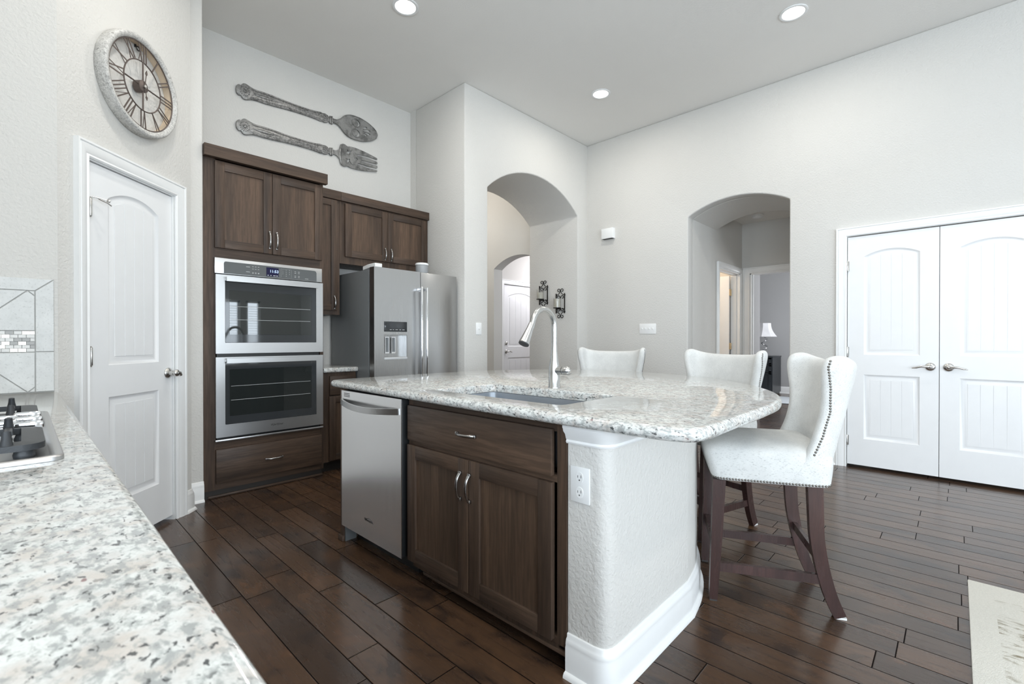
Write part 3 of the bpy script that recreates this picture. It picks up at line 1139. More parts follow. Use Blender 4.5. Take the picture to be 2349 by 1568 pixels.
# --- tall oven cabinet
t = thing('oven_cabinet', 'tall dark wood cabinet holding the double wall oven', 'cabinet', (1.32, YF, 0))
F = FA(YF)
OX0, OX1, OZ0, OZ1 = 0.962, 1.732, 0.414, 1.728
b = MB(F)
b.m(0).box(0.891, 0.966, -0.575, 0, 0.055, 2.455).box(1.728, 1.757, -0.575, 0, 0.055, 2.455)
b.m(1).box(0.966, 1.728, -0.575, 0, 1.720, 1.806).box(0.966, 1.728, -0.02, 0, 2.425, 2.455).box(0.966, 1.728, -0.02, 0, 0.340, 0.416).box(0.966, 1.728, -0.575, 0, 0.055, 0.105)
b.m(0).box(0.892, 1.757, -0.575, 0.0, 2.456, 2.52).box(0.966, 1.728, -0.575, -0.555, 0.105, 2.44).box(0.966, 1.728, -0.555, 0, 2.435, 2.455).box(0.966, 1.728, -0.555, -0.03, 0.395, 0.410)
b.build('body', WX, t, 30)
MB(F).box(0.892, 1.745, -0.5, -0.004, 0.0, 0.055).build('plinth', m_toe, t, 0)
MB(F).box(0.915, 1.745, 0.0, 0.014, 0.002, 0.020, 0.004).build('shoe_molding', w_x, t, 40)
MB(F).prism([(0.003, 2.44), (0.048, 2.44), (0.048, 2.524), (0.003, 2.524)], 0, 0.8895, 1.777, 0.002, 1).build('crown', [w_x], t, 30)
for s0, s1, hx in ((0.960, 1.346, 1.326), (1.350, 1.741, 1.378)):
    dd = shaker(F, 'door', s0, s1, 1.803, 2.425, 0.001, t, WX)
    pull(F, hx, 1.908, 0.021, True, dd, 0.125)
dd = slab(F, 'drawer', 0.963, 1.735, 0.102, 0.348, 0.001, t, w_x)
pull(F, 1.356, 0.223, 0.021, False, dd, 0.12)

# --- narrow wall cabinet and the cabinet over the fridge
YU = 4.12
F = FA(YU)
t = thing('wall_cabinet', 'narrow dark wood wall cabinet between oven and fridge', 'cabinet', (1.89, YU, 1.37))
b = MB(F)
b.m(0).box(1.762, 2.026, -0.32, 0, 1.369, 2.425)
b.build('body', WX, t, 30)
MB(F).box(1.782, 2.030, 0.0, 0.028, 2.418, 2.498, 0.002).build('crown', [w_x], t, 30)
dd = shaker(F, 'door', 1.775, 1.996, 1.407, 2.412, 0.001, t, WX, 0.056)
pull(F, 1.967, 1.48, 0.021, True, dd)
t = thing('fridge_cabinet', 'dark wood double-door cabinet over the refrigerator', 'cabinet', (2.52, YU, 1.85))
b = MB(F)
b.m(0).box(2.028, 3.016, -0.32, 0, 1.846, 2.425)
b.build('body', WX, t, 30)
MB(F).box(2.031, 3.020, 0.0, 0.028, 2.418, 2.498, 0.002).build('crown', [w_x], t, 30)
for s0, s1, hx in ((2.075, 2.520, 2.488), (2.524, 2.985, 2.556)):
    dd = shaker(F, 'door', s0, s1, 1.912, 2.402, 0.001, t, WX)
    pull(F, hx, 1.985, 0.021, True, dd)

# --- small base cabinet with its granite top beside the fridge
F = FA(3.900)
t = thing('base_cabinet', 'small dark base cabinet between oven and fridge', 'cabinet', (1.92, 3.9, 0))
b = MB(F)
b.m(0).box(1.760, 2.068, -0.54, 0, 0.09, 0.858)
b.build('body', WX, t, 30)
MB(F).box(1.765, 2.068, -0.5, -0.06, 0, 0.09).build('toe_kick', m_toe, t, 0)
slab(F, 'drawer', 1.822, 2.062, 0.664, 0.828, 0.001, t, w_x)
shaker(F, 'door', 1.818, 2.062, 0.104, 0.655, 0.001, t, WX, 0.056)
g = MB().box(1.759, 2.080, 3.868, YA - 0.002, 0.859, 0.899, 0.012, 3).build('countertop', m_granite, None, 40)
tag(g, 'short granite worktop between oven cabinet and refrigerator', 'countertop')

# ------------------------------------------------------------------ double oven
Y_O = YF - 0.002
F = FA(Y_O)
t = thing('double_oven', 'stainless double wall oven with black glass doors', 'oven', (1.347, Y_O, 0.41))
b = MB(F)
b.box(OX0 + 0.012, OX1 - 0.012, -0.54, -0.003, OZ0 + 0.006, OZ1 - 0.014)
b.build('chassis', m_black, t, 0)
b = MB(F)
b.m(0).prism([(0.956, 1.618), (1.737, 1.618), (1.737, 1.731), (0.956, 1.731)], 1, 0.0, 0.022, 0.004, 2, 'hi')
cp = b.build('control_panel', [st_x], t, 40)
b = MB(F)
b.prism([(1.014, 1.622), (1.690, 1.622), (1.690, 1.690), (1.684, 1.704), (1.672, 1.708), (1.026, 1.708), (1.018, 1.704), (1.014, 1.694)], 1, 0.021, 0.0235, 0.001, 1, 'hi')
b.build('touch_panel', m_panel, cp, 40)
dsp = MB(F).box(1.301, 1.391, 0.0232, 0.0246, 1.629, 1.697, 0.001, 1).build('display', m_display, cp, 0)
text('11:53', 0.030, 'clock_digits', m_digit, cp, (1.357, Y_O - 0.0250, 1.668), (1, 0, 0), (0, 0, 1), 0.0003)
b = MB(F)
for i, w_ in enumerate((0.009, 0.008, 0.016, 0.013)):
    b.box(1.309 + i * 0.021, 1.309 + i * 0.021 + w_, 0.0244, 0.0250, 1.634, 1.639)
for s in (1.207, 1.226, 1.246):
    for z in (1.640, 1.645, 1.672, 1.690):
        b.box(s - 0.005, s + 0.005, 0.0233, 0.0240, z - 0.0012, z + 0.0012)
for s in (1.518, 1.546):
    for z in (1.640, 1.650, 1.672, 1.684):
        b.box(s - 0.006, s + 0.006, 0.0233, 0.0240, z - 0.0014, z + 0.0014)
for z in (1.648, 1.685):
    b.box(1.160, 1.186, 0.0233, 0.0240, z - 0.0015, z + 0.0015)
b.box(1.408, 1.4085, 0.0233, 0.0238, 1.632, 1.696).box(1.487, 1.4875, 0.0233, 0.0238, 1.632, 1.696).box(1.408, 1.487, 0.0233, 0.0238, 1.6955, 1.696)
b.box(1.595, 1.622, 0.0233, 0.0240, 1.634, 1.6365)
b.build('button_marks', m_icon, cp, 0)
for r_, row in enumerate(('1 2 3', '4 5 6', '7 8 9', '0')):
    for k_, ch in enumerate(row.split() if len(row) > 1 else ['', '0']):
        if ch:
            text(ch, 0.010, 'keypad_digit', m_icon, cp, (1.422 + 0.0255 * k_, Y_O - 0.0240, 1.688 - 0.0155 * r_), (1, 0, 0), (0, 0, 1), 0.0002)


def oven_door(z0, z1, gz0, gz1, wz0, wz1, logo, name):
    b = MB(F)
    b.fill([[(0.959, z0), (1.738, z0), (1.738, z1), (0.959, z1)], [(1.018, gz0), (1.682, gz0), (1.682, gz1), (1.018, gz1)]], 1, 0.0, 0.034)
    b.box(1.010, 1.690, 0.002, 0.020, gz0 - 0.005, gz1 + 0.005)
    o = b.build(name, [st_x], t, 30)
    b = MB(F)
    b.prism([(1.024, gz0), (1.676, gz0), (1.682, gz0 + 0.006), (1.682, gz1), (1.018, gz1), (1.018, gz0 + 0.006)], 1, 0.020, 0.0335, 0.002, 1, 'hi')
    b.build('black_glass', m_ovenglass, o, 30)
    b = MB(F)
    b.box(1.046, 1.642, 0.0330, 0.0345, wz0, wz1, 0.0006, 1)
    b.build('oven_window', m_window_oven, o, 0)
    r = MB(F)
    for q in (0.36, 0.66):
        z = wz1 - (wz1 - wz0) * q
        r.tube([(1.055, 0.0343, z - 0.001), (1.632, 0.0343, z + 0.001)], 0.0014, 6)
    r.build('oven_rack', m_icon, o, 40)
    h = MB(F)
    pts = [(1.019 + 0.662 * i / 10, 0.072 + 0.006 * math.sin(PI * i / 10), gz1 + 0.012) for i in range(11)]
    h.bar(pts, 0.020, 0.034, (0, 0, 1))
    for s in (1.030, 1.670):
        h.box(s - 0.012, s + 0.012, 0.030, 0.066, gz1 + 0.002, gz1 + 0.022, 0.003)
    h.build('handle', st_x, o, 40)
    if logo:
        text('Whirlpool', 0.022, 'logo_lettering', m_logo, o, (1.372, Y_O - 0.0345, z0 + 0.048), (1, 0, 0), (0.18, 0, 1), 0.0004)
        lg = MB(F)
        lg.tube([(1.340 + 0.07 * i / 10, 0.035, z0 + 0.036 + 0.016 * math.sin(PI * i / 12)) for i in range(11)], 0.0009, 5)
        lg.build('logo_swoosh', m_logo, o, 40)
    return o


oven_door(1.040, 1.610, 1.118, 1.566, 1.178, 1.500, False, 'upper_door')
oven_door(0.436, 1.014, 0.525, 0.976, 0.585, 0.925, True, 'lower_door')
MB(F).box(0.956, 1.742, 0.0, 0.030, 0.405, 0.420, 0.003).build('trim_strip', st_x, t, 40)

# ------------------------------------------------------------------ refrigerator
t = thing('refrigerator', 'stainless side-by-side refrigerator with ice dispenser in the niche', 'refrigerator', (2.53, 3.95, 0))
FX0, FX1, FY = 2.078, 2.985, 3.598
MB().box(FX0 + 0.002, FX1 - 0.002, FY + 0.095, 4.40, 0.0, 1.752, 0.004).build('body', m_darkgrey, t, 40)
F = FA(FY)
FS = 2.556
b = MB(F)
sx0, sx1 = 2.218, 2.386
DZ = [(0.972, 1.186), (1.211, 1.300)]
ld = MB(F)
ld.fill([[(FX0, 0.10), (FS - 0.003, 0.10), (FS - 0.003, 1.766), (FX0, 1.766)], [(sx0 - 0.045, DZ[0][0]), (sx1 + 0.02, DZ[0][0]), (sx1 + 0.02, DZ[0][1]), (sx0 - 0.045, DZ[0][1])]], 1, -0.072, 0.0)
l_door = ld.build('freezer_door', st_z, t, 30)
r_door = MB(F).box(FS + 0.003, FX1, -0.072, 0.0, 0.10, 1.766, 0.006, 2).build('fridge_door', st_z, t, 40)
MB(F).box(FX0 + 0.01, FX1 - 0.01, -0.090, -0.073, 0.10, 1.76).build('door_gasket', m_black, t, 0)
MB(F).box(FX0 + 0.01, FX1 - 0.01, -0.08, -0.03, 0.01, 0.095).build('kick_grille', m_black, t, 0)
MB().prism([(FY + 0.01, 1.767), (FY + 0.10, 1.767), (FY + 0.22, 1.754), (FY + 0.22, 1.790), (FY + 0.13, 1.800), (FY + 0.01, 1.800)], 0, FX0 + 0.015, FX0 + 0.085, 0.004, 1).build('hinge_cover', m_plastic, t, 40)
xa, xb = sx0 - 0.045, sx1 + 0.02
MB(F).box(xa, xb, -0.001, 0.004, DZ[1][0], DZ[1][1], 0.002).build('dispenser_display', m_ovenglass, l_door, 40)
b = MB(F)
for s, w_ in ((0.055, 0.022), (0.085, 0.014), (0.112, 0.030), (0.152, 0.020), (0.182, 0.030)):
    b.box(xa + s, xa + s + w_ * 0.8, 0.0038, 0.0046, DZ[1][0] + 0.016, DZ[1][0] + 0.020)
b.build('dispenser_marks', m_icon, l_door, 0)
b = MB(F)
b.box(xa + 0.001, xb - 0.001, -0.069, -0.066, DZ[0][0], DZ[0][1])
b.box(xa + 0.001, xa + 0.003, -0.066, -0.001, DZ[0][0], DZ[0][1]).box(xb - 0.003, xb - 0.001, -0.066, -0.001, DZ[0][0], DZ[0][1])
b.box(xa + 0.003, xb - 0.003, -0.066, -0.001, DZ[0][1] - 0.004, DZ[0][1] - 0.001)
b.build('dispenser_recess', st_z, l_door, 0)
MB(F).box(xa, xb, -0.065, 0.010, DZ[0][0] - 0.006, DZ[0][0] + 0.014, 0.003).build('drip_tray', m_icon, l_door, 40)
for s in (xa + 0.018, xa + 0.082):
    p = MB(F).fill([[(s, 1.02), (s + 0.042, 1.02), (s + 0.042, 1.165), (s, 1.165)], [(s + 0.006, 1.032), (s + 0.036, 1.032), (s + 0.036, 1.158), (s + 0.006, 1.158)]], 1, -0.030, -0.014).build('dispenser_paddle', m_chrome, l_door, 30)
    MB(F).box(s + 0.007, s + 0.035, -0.03, -0.024, 1.033, 1.157).build('paddle_pad', m_darkgrey, p, 0)
for s, par in ((FS - 0.028, l_door), (FS + 0.030, r_door)):
    h = MB(F)
    h.lathe([(0.0105, 0.0), (0.0115, 0.004), (0.0115, 1.036), (0.0105, 1.04)], (s, 0.062, 0.58), (0, 0, 1), 14)
    h.box(s - 0.011, s + 0.011, -0.002, 0.055, 1.592, 1.615, 0.003).box(s - 0.011, s + 0.011, -0.002, 0.055, 0.588, 0.611, 0.003)
    h.build('handle', m_chrome, par, 40)
cn = thing('canister', 'grey canister with white lid on top of the refrigerator', 'canister', (2.70, 3.78, 1.7545))
MB().lathe([(0.058, 0.0), (0.061, 0.004), (0.061, 0.105), (0.056, 0.108)], (2.70, 3.78, 1.7545), n=28).build('body', m_canister, cn, 40)
MB().lathe([(0.063, 0.0), (0.064, 0.003), (0.064, 0.015), (0.058, 0.021), (0.0, 0.022)], (2.70, 3.78, 1.7545 + 0.1085), n=28).build('lid', m_plastic, cn, 40)


# ------------------------------------------------------------------ island
def smooth_path(pts, n=8, closed=False):
    P = [Vector(p) for p in pts]
    N = len(P)
    out = []
    rng = range(N) if closed else range(N - 1)
    for i in rng:
        p0 = P[(i - 1) % N] if (closed or i > 0) else P[i]
        p1, p2 = P[i], P[(i + 1) % N]
        p3 = P[(i + 2) % N] if (closed or i < N - 2) else p2
        for k in range(n):
            q = k / n
            out.append(0.5 * ((2 * p1) + (p2 - p0) * q + (2 * p0 - 5 * p1 + 4 * p2 - p3) * q * q + (3 * p1 - p0 - 3 * p2 + p3) * q ** 3))
    if not closed:
        out.append(P[-1])
    return out


curve = smooth_path([(1.90, 0.803), (2.08, 0.842), (2.28, 0.925), (2.46, 1.08), (2.60, 1.30), (2.68, 1.58), (2.68, 1.90), (2.58, 2.20), (2.38, 2.42), (2.12, 2.535)], 5)
outer = [(1.285, 0.957), (1.285, 0.850), (1.289, 0.829), (1.300, 0.813), (1.318, 0.804), (1.345, 0.802)] + [(p.x, p.y) for p in curve]
mb = MB().prism(outer + [(1.905, 2.535), (1.905, 0.957)], 2, 0.0, 0.8595)
struct(mb.build('wall_island', m_wall, smooth=40), 'curved greige half wall under the island worktop with the power outlet', 'half wall')
base('baseboard_island', outer, 'white baseboard curving round the island half wall')
CRN = [(0.0, 0.790), (0.010, 0.790), (0.013, 0.796), (0.010, 0.803), (0.013, 0.806), (0.018, 0.822), (0.028, 0.833), (0.030, 0.842), (0.033, 0.846), (0.033, 0.8590), (0.0, 0.8590)]
struct(MB().sweep(outer, CRN).build('trim_9', m_trim, smooth=40), 'white crown molding under the island worktop', 'crown molding')

XI = 1.28
F = FI(XI)
t = thing('island_cabinet', 'dark island sink cabinet with one drawer front and two doors', 'cabinet', (1.5, 1.42, 0))
b = MB(F)
b.m(0).box(0.960, 1.000, -0.62, 0, 0.085, 0.858).box(1.862, 1.896, -0.62, 0, 0.085, 0.858)
b.m(1).box(1.000, 1.862, -0.02, 0, 0.085, 0.112).box(1.000, 1.862, -0.02, 0, 0.645, 0.672).box(1.000, 1.862, -0.02, 0, 0.822, 0.858)
b.m(0).box(1.000, 1.862, -0.62, -0.60, 0.085, 0.858).box(1.000, 1.862, -0.60, 0, 0.070, 0.086).box(1.42, 1.465, -0.02, 0, 0.112, 0.645)
b.build('body', WY, t, 30)
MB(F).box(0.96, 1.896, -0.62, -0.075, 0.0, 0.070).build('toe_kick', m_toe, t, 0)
MB(F).box(0.962, 1.78, -0.012, 0.004, 0.056, 0.070, 0.003).build('bottom_strip', w_y, t, 40)
dd = slab(F, 'drawer', 1.010, 1.882, 0.668, 0.832, 0.001, t, w_y)
pull(F, 1.454, 0.750, 0.021, False, dd, 0.112)
for s0, s1, hy in ((1.447, 1.882, 1.490), (1.010, 1.441, 1.432)):
    dd = shaker(F, 'door', s0, s1, 0.100, 0.646, 0.001, t, WY)
    pull(F, hy, 0.535, 0.021, True, dd)
t = thing('island_end_panel', 'dark wood end panel of the island beside the dishwasher', 'cabinet panel', (1.55, 2.53, 0))
MB().box(1.256, 1.90, 2.512, 2.546, 0.0, 0.858, 0.001, 1).build('panel', w_v, t, 30)
MB().box(1.245, 1.262, 2.502, 2.558, 0.0, 0.032, 0.005).build('shoe_molding', w_y, t, 40)
MB().box(1.264, 1.33, 2.5015, 2.511, 0.0, 0.10).build('toe_return', m_darkgrey, t, 0)

# dishwasher
t = thing('dishwasher', 'stainless dishwasher with bowed handle in the island', 'dishwasher', (1.5, 2.2, 0))
F = FI(1.242)
D0y, D1y = 1.903, 2.500
MB().box(1.290, 1.88, D0y + 0.005, D1y - 0.005, 0.09, 0.852).build('tub', m_black, t, 0)
MB().box(1.34, 1.36, D0y, D1y, 0.0, 0.092).build('toe_plate', m_black, t, 0)
MB(F).box(D0y + 0.002, D1y - 0.001, -0.046, -0.003, 0.102, 0.856, 0.003).build('door_edge', m_black, t, 40)
b = MB(F)
b.box(D0y, D1y, -0.003, 0.002, 0.100, 0.8575, 0.0012, 1)
fr = b.build('door_front', st_dw, t, 30)
h = MB(F)
hp_, hw = [], []
for i in range(21):
    q = i / 20
    hp_.append((D1y - 0.004 - (D1y - D0y - 0.022) * q, 0.004 + 0.045 * math.sin(PI * q) ** 0.8, 0.797 - 0.014 * math.sin(PI * q)))
h.bar(hp_, 0.010, 0.030, (0, 0, 1))
h.build('handle', st_y, t, 30)
v = MB(F)
for z in (0.828, 0.836, 0.844):
    v.box(2.405, 2.470, 0.0018, 0.0026, z - 0.0022, z + 0.0012)
v.build('vent_slots', m_slot, t, 0)
text('Whirlpool', 0.020, 'logo_lettering', m_logo, t, (1.2392, 2.205, 0.202), (0, -1, 0), (0, 0, 1), 0.0004)
lg = MB(F)
lg.tube([(2.24 - 0.08 * i / 10, 0.0025, 0.188 + 0.026 * math.sin(PI * (i + 1) / 12)) for i in range(11)], 0.0012, 5)
lg.build('logo_swoosh', m_logo, t, 40)

# granite island top with the sink cut-out
SX0, SX1, SY0, SY1 = 1.365, 1.770, 1.050, 1.822
edge = smooth_path([(1.263, 2.66), (1.236, 1.9), (1.214, 1.3), (1.204, 0.80), (1.208, 0.60)], 4)
corner = [Vector(p) for p in ((1.216, 0.552), (1.232, 0.520), (1.258, 0.500), (1.295, 0.490))]
bar_side = smooth_path([(1.36, 0.487), (1.62, 0.487), (1.88, 0.487), (2.10, 0.505), (2.38, 0.590), (2.66, 0.757), (2.90, 0.985), (3.09, 1.29), (3.185, 1.66), (3.14, 2.08), (2.94, 2.42), (2.62, 2.63), (2.25, 2.715), (1.75, 2.735), (1.36, 2.735)], 5)
corner2 = [Vector(p) for p in ((1.315, 2.730), (1.285, 2.712), (1.268, 2.690))]
out2 = [(p.x, p.y) for p in edge + corner + bar_side + corner2]


def rrect(x0, x1, y0, y1, r, n=5):
    pts = []
    for cx, cy, a0 in ((x1 - r, y1 - r, 0), (x0 + r, y1 - r, PI / 2), (x0 + r, y0 + r, PI), (x1 - r, y0 + r, 3 * PI / 2)):
        for i in range(n + 1):
            a = a0 + PI / 2 * i / n
            pts.append((cx + r * math.cos(a), cy + r * math.sin(a)))
    return pts


def offset_in(pts, d):
    n = len(pts)
    ar = sum(pts[i][0] * pts[(i + 1) % n][1] - pts[(i + 1) % n][0] * pts[i][1] for i in range(n))
    sg = 1 if ar > 0 else -1
    res = []
    for i in range(n):
        a, b, c = Vector(pts[i - 1]), Vector(pts[i]), Vector(pts[(i + 1) % n])
        d0, d1 = (b - a).normalized(), (c - b).normalized()
        n0, n1 = Vector((-d0.y, d0.x)) * sg, Vector((-d1.y, d1.x)) * sg
        m = n0 + n1
        m = m / max(0.3, m.dot(n0))
        q = b + m * d
        res.append((q.x, q.y))
    return res


def worktop(name, outline, hole, z0, z1):
    """slab with a bullnose edge and a hole with eased arris"""
    t = bmesh.new()
    th = z1 - z0
    r = th / 2
    rows = []
    for i in range(9):
        a = -PI / 2 + PI * i / 8
        rows.append((r * (1 - math.cos(a)), (z0 + z1) / 2 + r * math.sin(a)))
    rings = []
    for ins, z in rows:
        rings.append([t.verts.new((p[0], p[1], z)) for p in offset_in(outline, ins)])
    n = len(outline)
    for a, b in zip(rings, rings[1:]):
        for i in range(n):
            t.faces.new((a[i], a[(i + 1) % n], b[(i + 1) % n], b[i]))
    hr = []
    if hole:
        for ins, z in ((0.0, z0), (0.0, z1 - 0.005), (-0.0018, z1 - 0.0015), (-0.005, z1)):
            hr.append([t.verts.new((p[0], p[1], z)) for p in offset_in(hole, ins)])
        k = len(hole)
        for a, b in zip(hr, hr[1:]):
            for i in range(k):
                t.faces.new((a[i], a[(i + 1) % k], b[(i + 1) % k], b[i]))
    for ring, h in ((rings[0], hr[0] if hr else None), (rings[-1], hr[-1] if hr else None)):
        es = []
        for lp in (ring, h):
            if lp:
                es += [t.edges.get((lp[i], lp[(i + 1) % len(lp)])) for i in range(len(lp))]
        bmesh.ops.triangle_fill(t, use_beauty=True, edges=es)
    return MB().take(t).build(name, m_granite, None, 50)


g = worktop('island_countertop', out2, rrect(SX0, SX1, SY0, SY1, 0.03), 0.860, 0.900)
tag(g, 'large speckled granite island worktop with a rounded bar end', 'countertop')

# undermount sink
t = thing('kitchen_sink', 'grey stainless undermount sink in the island', 'sink', (1.5675, 1.436, 0.64))
b = bmesh.new()
prev = None
for ins, z in ((-0.022, 0.858), (-0.003, 0.858), (0.0, 0.850), (0.004, 0.70), (0.018, 0.664), (0.05, 0.650)):
    ring = [b.verts.new((p[0], p[1], z)) for p in offset_in(rrect(SX0, SX1, SY0, SY1, 0.04, 6), ins)]
    if prev:
        for i in range(len(ring)):
            b.faces.new((prev[i], prev[(i + 1) % len(ring)], ring[(i + 1) % len(ring)], ring[i]))
    prev = ring
b.faces.new(prev)
mb = MB()
mb.take(b)
basin = mb.build('basin', m_sink, t, 50)
MB().lathe([(0.045, 0.0), (0.043, 0.003), (0.030, 0.001), (0.0, 0.001)], (1.567, 1.436, 0.6505), n=24).build('drain', m_chrome, t, 50)
MB().box(SX1 - 0.0055, SX1 - 0.0035, 1.60, 1.645, 0.812, 0.822, 0.0008, 1).build('maker_plate', m_icon, t, 0)

# faucet
fx, fy = 1.838, 1.455
t = thing('kitchen_faucet', 'brushed steel gooseneck pull-down faucet behind the sink', 'faucet', (fx, fy, 0.9005))
MB().lathe([(0.031, 0.0), (0.031, 0.004), (0.0285, 0.007), (0.0285, 0.075), (0.027, 0.105), (0.0225, 0.130), (0.0180, 0.160), (0.0150, 0.195), (0.0142, 0.215)], (fx, fy, 0.9005), n=28).build('body', m_faucet, t, 60)
b = MB()
pts = [(fx, fy, 1.1155), (fx, fy, 1.20)]
R = 0.083
for i in range(1, 20):
    a = PI * i / 20 * 0.93
    pts.append((fx - R + R * math.cos(a), fy, 1.205 + R * math.sin(a)))
lastd = (Vector(pts[-1]) - Vector(pts[-2])).normalized()
for k in (0.02,):
    pts.append(tuple(Vector(pts[-1]) + lastd * k))
b.tube(pts, 0.0142, 18)
b.build('neck', m_faucet, t, 60)
e0 = Vector(pts[-1])
ax = (lastd + Vector((-0.13, 0, 0))).normalized()
b = MB()
b.lathe([(0.0150, 0.0), (0.0158, 0.004), (0.0165, 0.030), (0.0215, 0.075), (0.0255, 0.106), (0.0255, 0.110)], e0, ax, 24)
sp = b.build('spray_head', m_faucet, t, 60)
MB().lathe([(0.0256, 0.0), (0.0256, 0.004), (0.022, 0.006), (0.0, 0.006)], e0 + ax * 0.110, ax, 24).build('spray_face', m_slot, sp, 60)
b = MB()
b.lathe([(0.021, 0.0), (0.021, 0.048)], (fx, fy - 0.006, 0.986), (0, -1, 0.05), 22)
b.build('valve_body', m_faucet, t, 60)
b = MB()
b.lathe([(0.0212, 0.0), (0.0222, 0.006), (0.0215, 0.024), (0.016, 0.036), (0.006, 0.043), (0.0, 0.044)], (fx, fy - 0.0565, 0.988), (0, -1, 0.05), 22)
b.tube([(fx - 0.006, fy - 0.070, 0.974), (fx - 0.008, fy - 0.095, 0.972), (fx - 0.010, fy - 0.116, 0.978)], [0.012, 0.009, 0.004], 10, flat=0.6, up=(0, 0, 1))
b.build('lever', m_faucet, t, 60)

# power outlet on the island post
t = thing('power_outlet', 'white duplex power outlet on the end of the island half wall', 'outlet', (1.285, 0.905, 0.60))
F = FI(1.285)
pl = MB(F).box(0.866, 0.944, 0.0003, 0.0065, 0.597, 0.717, 0.003, 2).build('cover_plate', m_plastic, t, 40)
for z in (0.682, 0.632):
    b = MB(F)
    b.prism([(p[0], p[1]) for p in [(0.905 + 0.0165 * math.cos(a) * (1 if abs(math.cos(a)) < .8 else .9), z + 0.0185 * math.sin(a)) for a in [2 * PI * i / 20 for i in range(20)]]], 1, 0.006, 0.0078)
    so = b.build('socket', m_plastic, t, 40)
    b = MB(F)
    b.box(0.8975, 0.8995, 0.0076, 0.0082, z - 0.001, z + 0.0085).box(0.9105, 0.9125, 0.0076, 0.0082, z - 0.001, z + 0.0065)
    b.lathe([(0.0026, 0), (0.0026, 0.0006)], (0.905, 0.0076, z - 0.0085), (0, 1, 0), 10)
    b.build('slots', m_slot, so, 0)

# ------------------------------------------------------------------ cooktop counter at the left
t = thing('range_cabinet', 'dark base cabinets under the cooktop worktop', 'cabinet', (-0.25, 1.2, 0))
F = lambda s, o, z: Vector((0.085 + o, s, z))
MB(F).m(0).box(-0.10, 3.04, -0.68, 0, 0.09, 0.858).build('body', WY, t, 30)
MB(F).box(-0.10, 3.04, -0.66, -0.07, 0, 0.09).build('toe_kick', m_toe, t, 0)
for k in range(4):
    s0 = -0.06 + k * 0.772
    shaker(F, 'door', s0, s0 + 0.76, 0.104, 0.655, 0.001, t, WY)
    slab(F, 'drawer', s0, s0 + 0.76, 0.668, 0.832, 0.001, t, w_y)
g = worktop('kitchen_countertop', [(-0.597, -0.12), (0.125, -0.12), (0.125, 3.043), (-0.597, 3.043)], None, 0.860, 0.900)
tag(g, 'long speckled granite worktop holding the cooktop in the near left corner', 'countertop')

CX0, CX1, CYa, CYb = -0.46, 0.060, 1.292, 2.135
t = thing('cooktop', 'stainless gas cooktop with black grates set in the worktop', 'cooktop', (-0.2, 1.71, 0.9005))
b = bmesh.new()
o_ = rrect(CX0, CX1, CYa, CYb, 0.02, 4)
prev = None
for ins, z in ((0.0, 0.9006), (0.0, 0.908), (0.003, 0.9105), (0.014, 0.9105), (0.020, 0.906)):
    ring = [b.verts.new((p[0], p[1], z)) for p in offset_in(o_, ins)]
    if prev:
        for i in range(len(ring)):
            b.faces.new((prev[i], prev[(i + 1) % len(ring)], ring[(i + 1) % len(ring)], ring[i]))
    prev = ring
b.faces.new(prev)
mb = MB()
mb.take(b)
mb.build('steel_plate', st_x, t, 50)


def grate(y0, y1, x1):
    x0 = -0.42
    g = MB()
    zt = 0.937
    path = [(p[0], p[1], zt - 0.004) for p in rrect(x0, x1, y0, y1, 0.035, 4)]
    N = len(path)
    vs, fs = [], []
    inn = offset_in([(p[0], p[1]) for p in path], 0.034)
    for q, z in ((0, zt - 0.014), (0, zt - 0.002), (1, zt + 0.001), (1, zt - 0.014)):
        for i in range(N):
            p = path[i] if q == 0 else inn[i]
            vs.append((p[0], p[1], z))
    for k in range(4):
        for i in range(N):
            j = (i + 1) % N
            a, c_ = k * N, ((k + 1) % 4) * N
            fs.append((a + i, a + j, c_ + j, c_ + i))
    g.raw(vs, fs)
    ym = (y0 + y1) / 2
    for cx in (-0.02 if x1 > 0 else -0.1, -0.21, -0.40):
        for sy in (1, -1):
            ye = y0 if sy > 0 else y1
            g.tube([(cx, ye + sy * 0.012, zt - 0.008), (cx, ye + sy * 0.016, zt + 0.010), (cx, ye + sy * 0.019, zt + 0.024)], [0.011, 0.0075, 0.0062], 10)
            g.tube([(cx, ye + sy * 0.014, zt - 0.004), (cx, ye + sy * 0.10, zt - 0.002)], 0.008, 8)
    for fx_ in (x0 + 0.03, x1 - 0.03):
        for fy_ in (y0 + 0.03, y1 - 0.03):
            g.lathe([(0.016, 0.0), (0.017, 0.006), (0.013, 0.018)], (fx_, fy_, 0.9062), n=12)
    return g.build('grate', m_iron, t, 50)


grate(1.315, 1.585, 0.034)
grate(1.855, 2.115, 0.034)
grate(1.590, 1.850, -0.12)
for by, bx in ((1.45, -0.1), (1.45, -0.32), (1.985, -0.1), (1.985, -0.32), (1.72, -0.27)):
    MB().lathe([(0.05, 0.0), (0.048, 0.008), (0.036, 0.009), (0.036, 0.016), (0.030, 0.019), (0.0, 0.019)], (bx, by, 0.9062), n=24).build('burner', m_iron, t, 50)
for ky, kx in ((1.61, 0.022), (1.665, -0.022), (1.72, 0.022), (1.775, -0.022), (1.83, 0.022)):
    k = MB()
    k.lathe([(0.025, 0.0), (0.025, 0.004), (0.021, 0.007), (0.020, 0.020), (0.018, 0.023), (0.0, 0.024)], (kx - 0.01, ky, 0.9062), n=24)
    k.box(kx - 0.036, kx + 0.016, ky - 0.0075, ky + 0.0075, 0.925, 0.944, 0.004, 2)
    k.build('knob', m_chrome, t, 50)

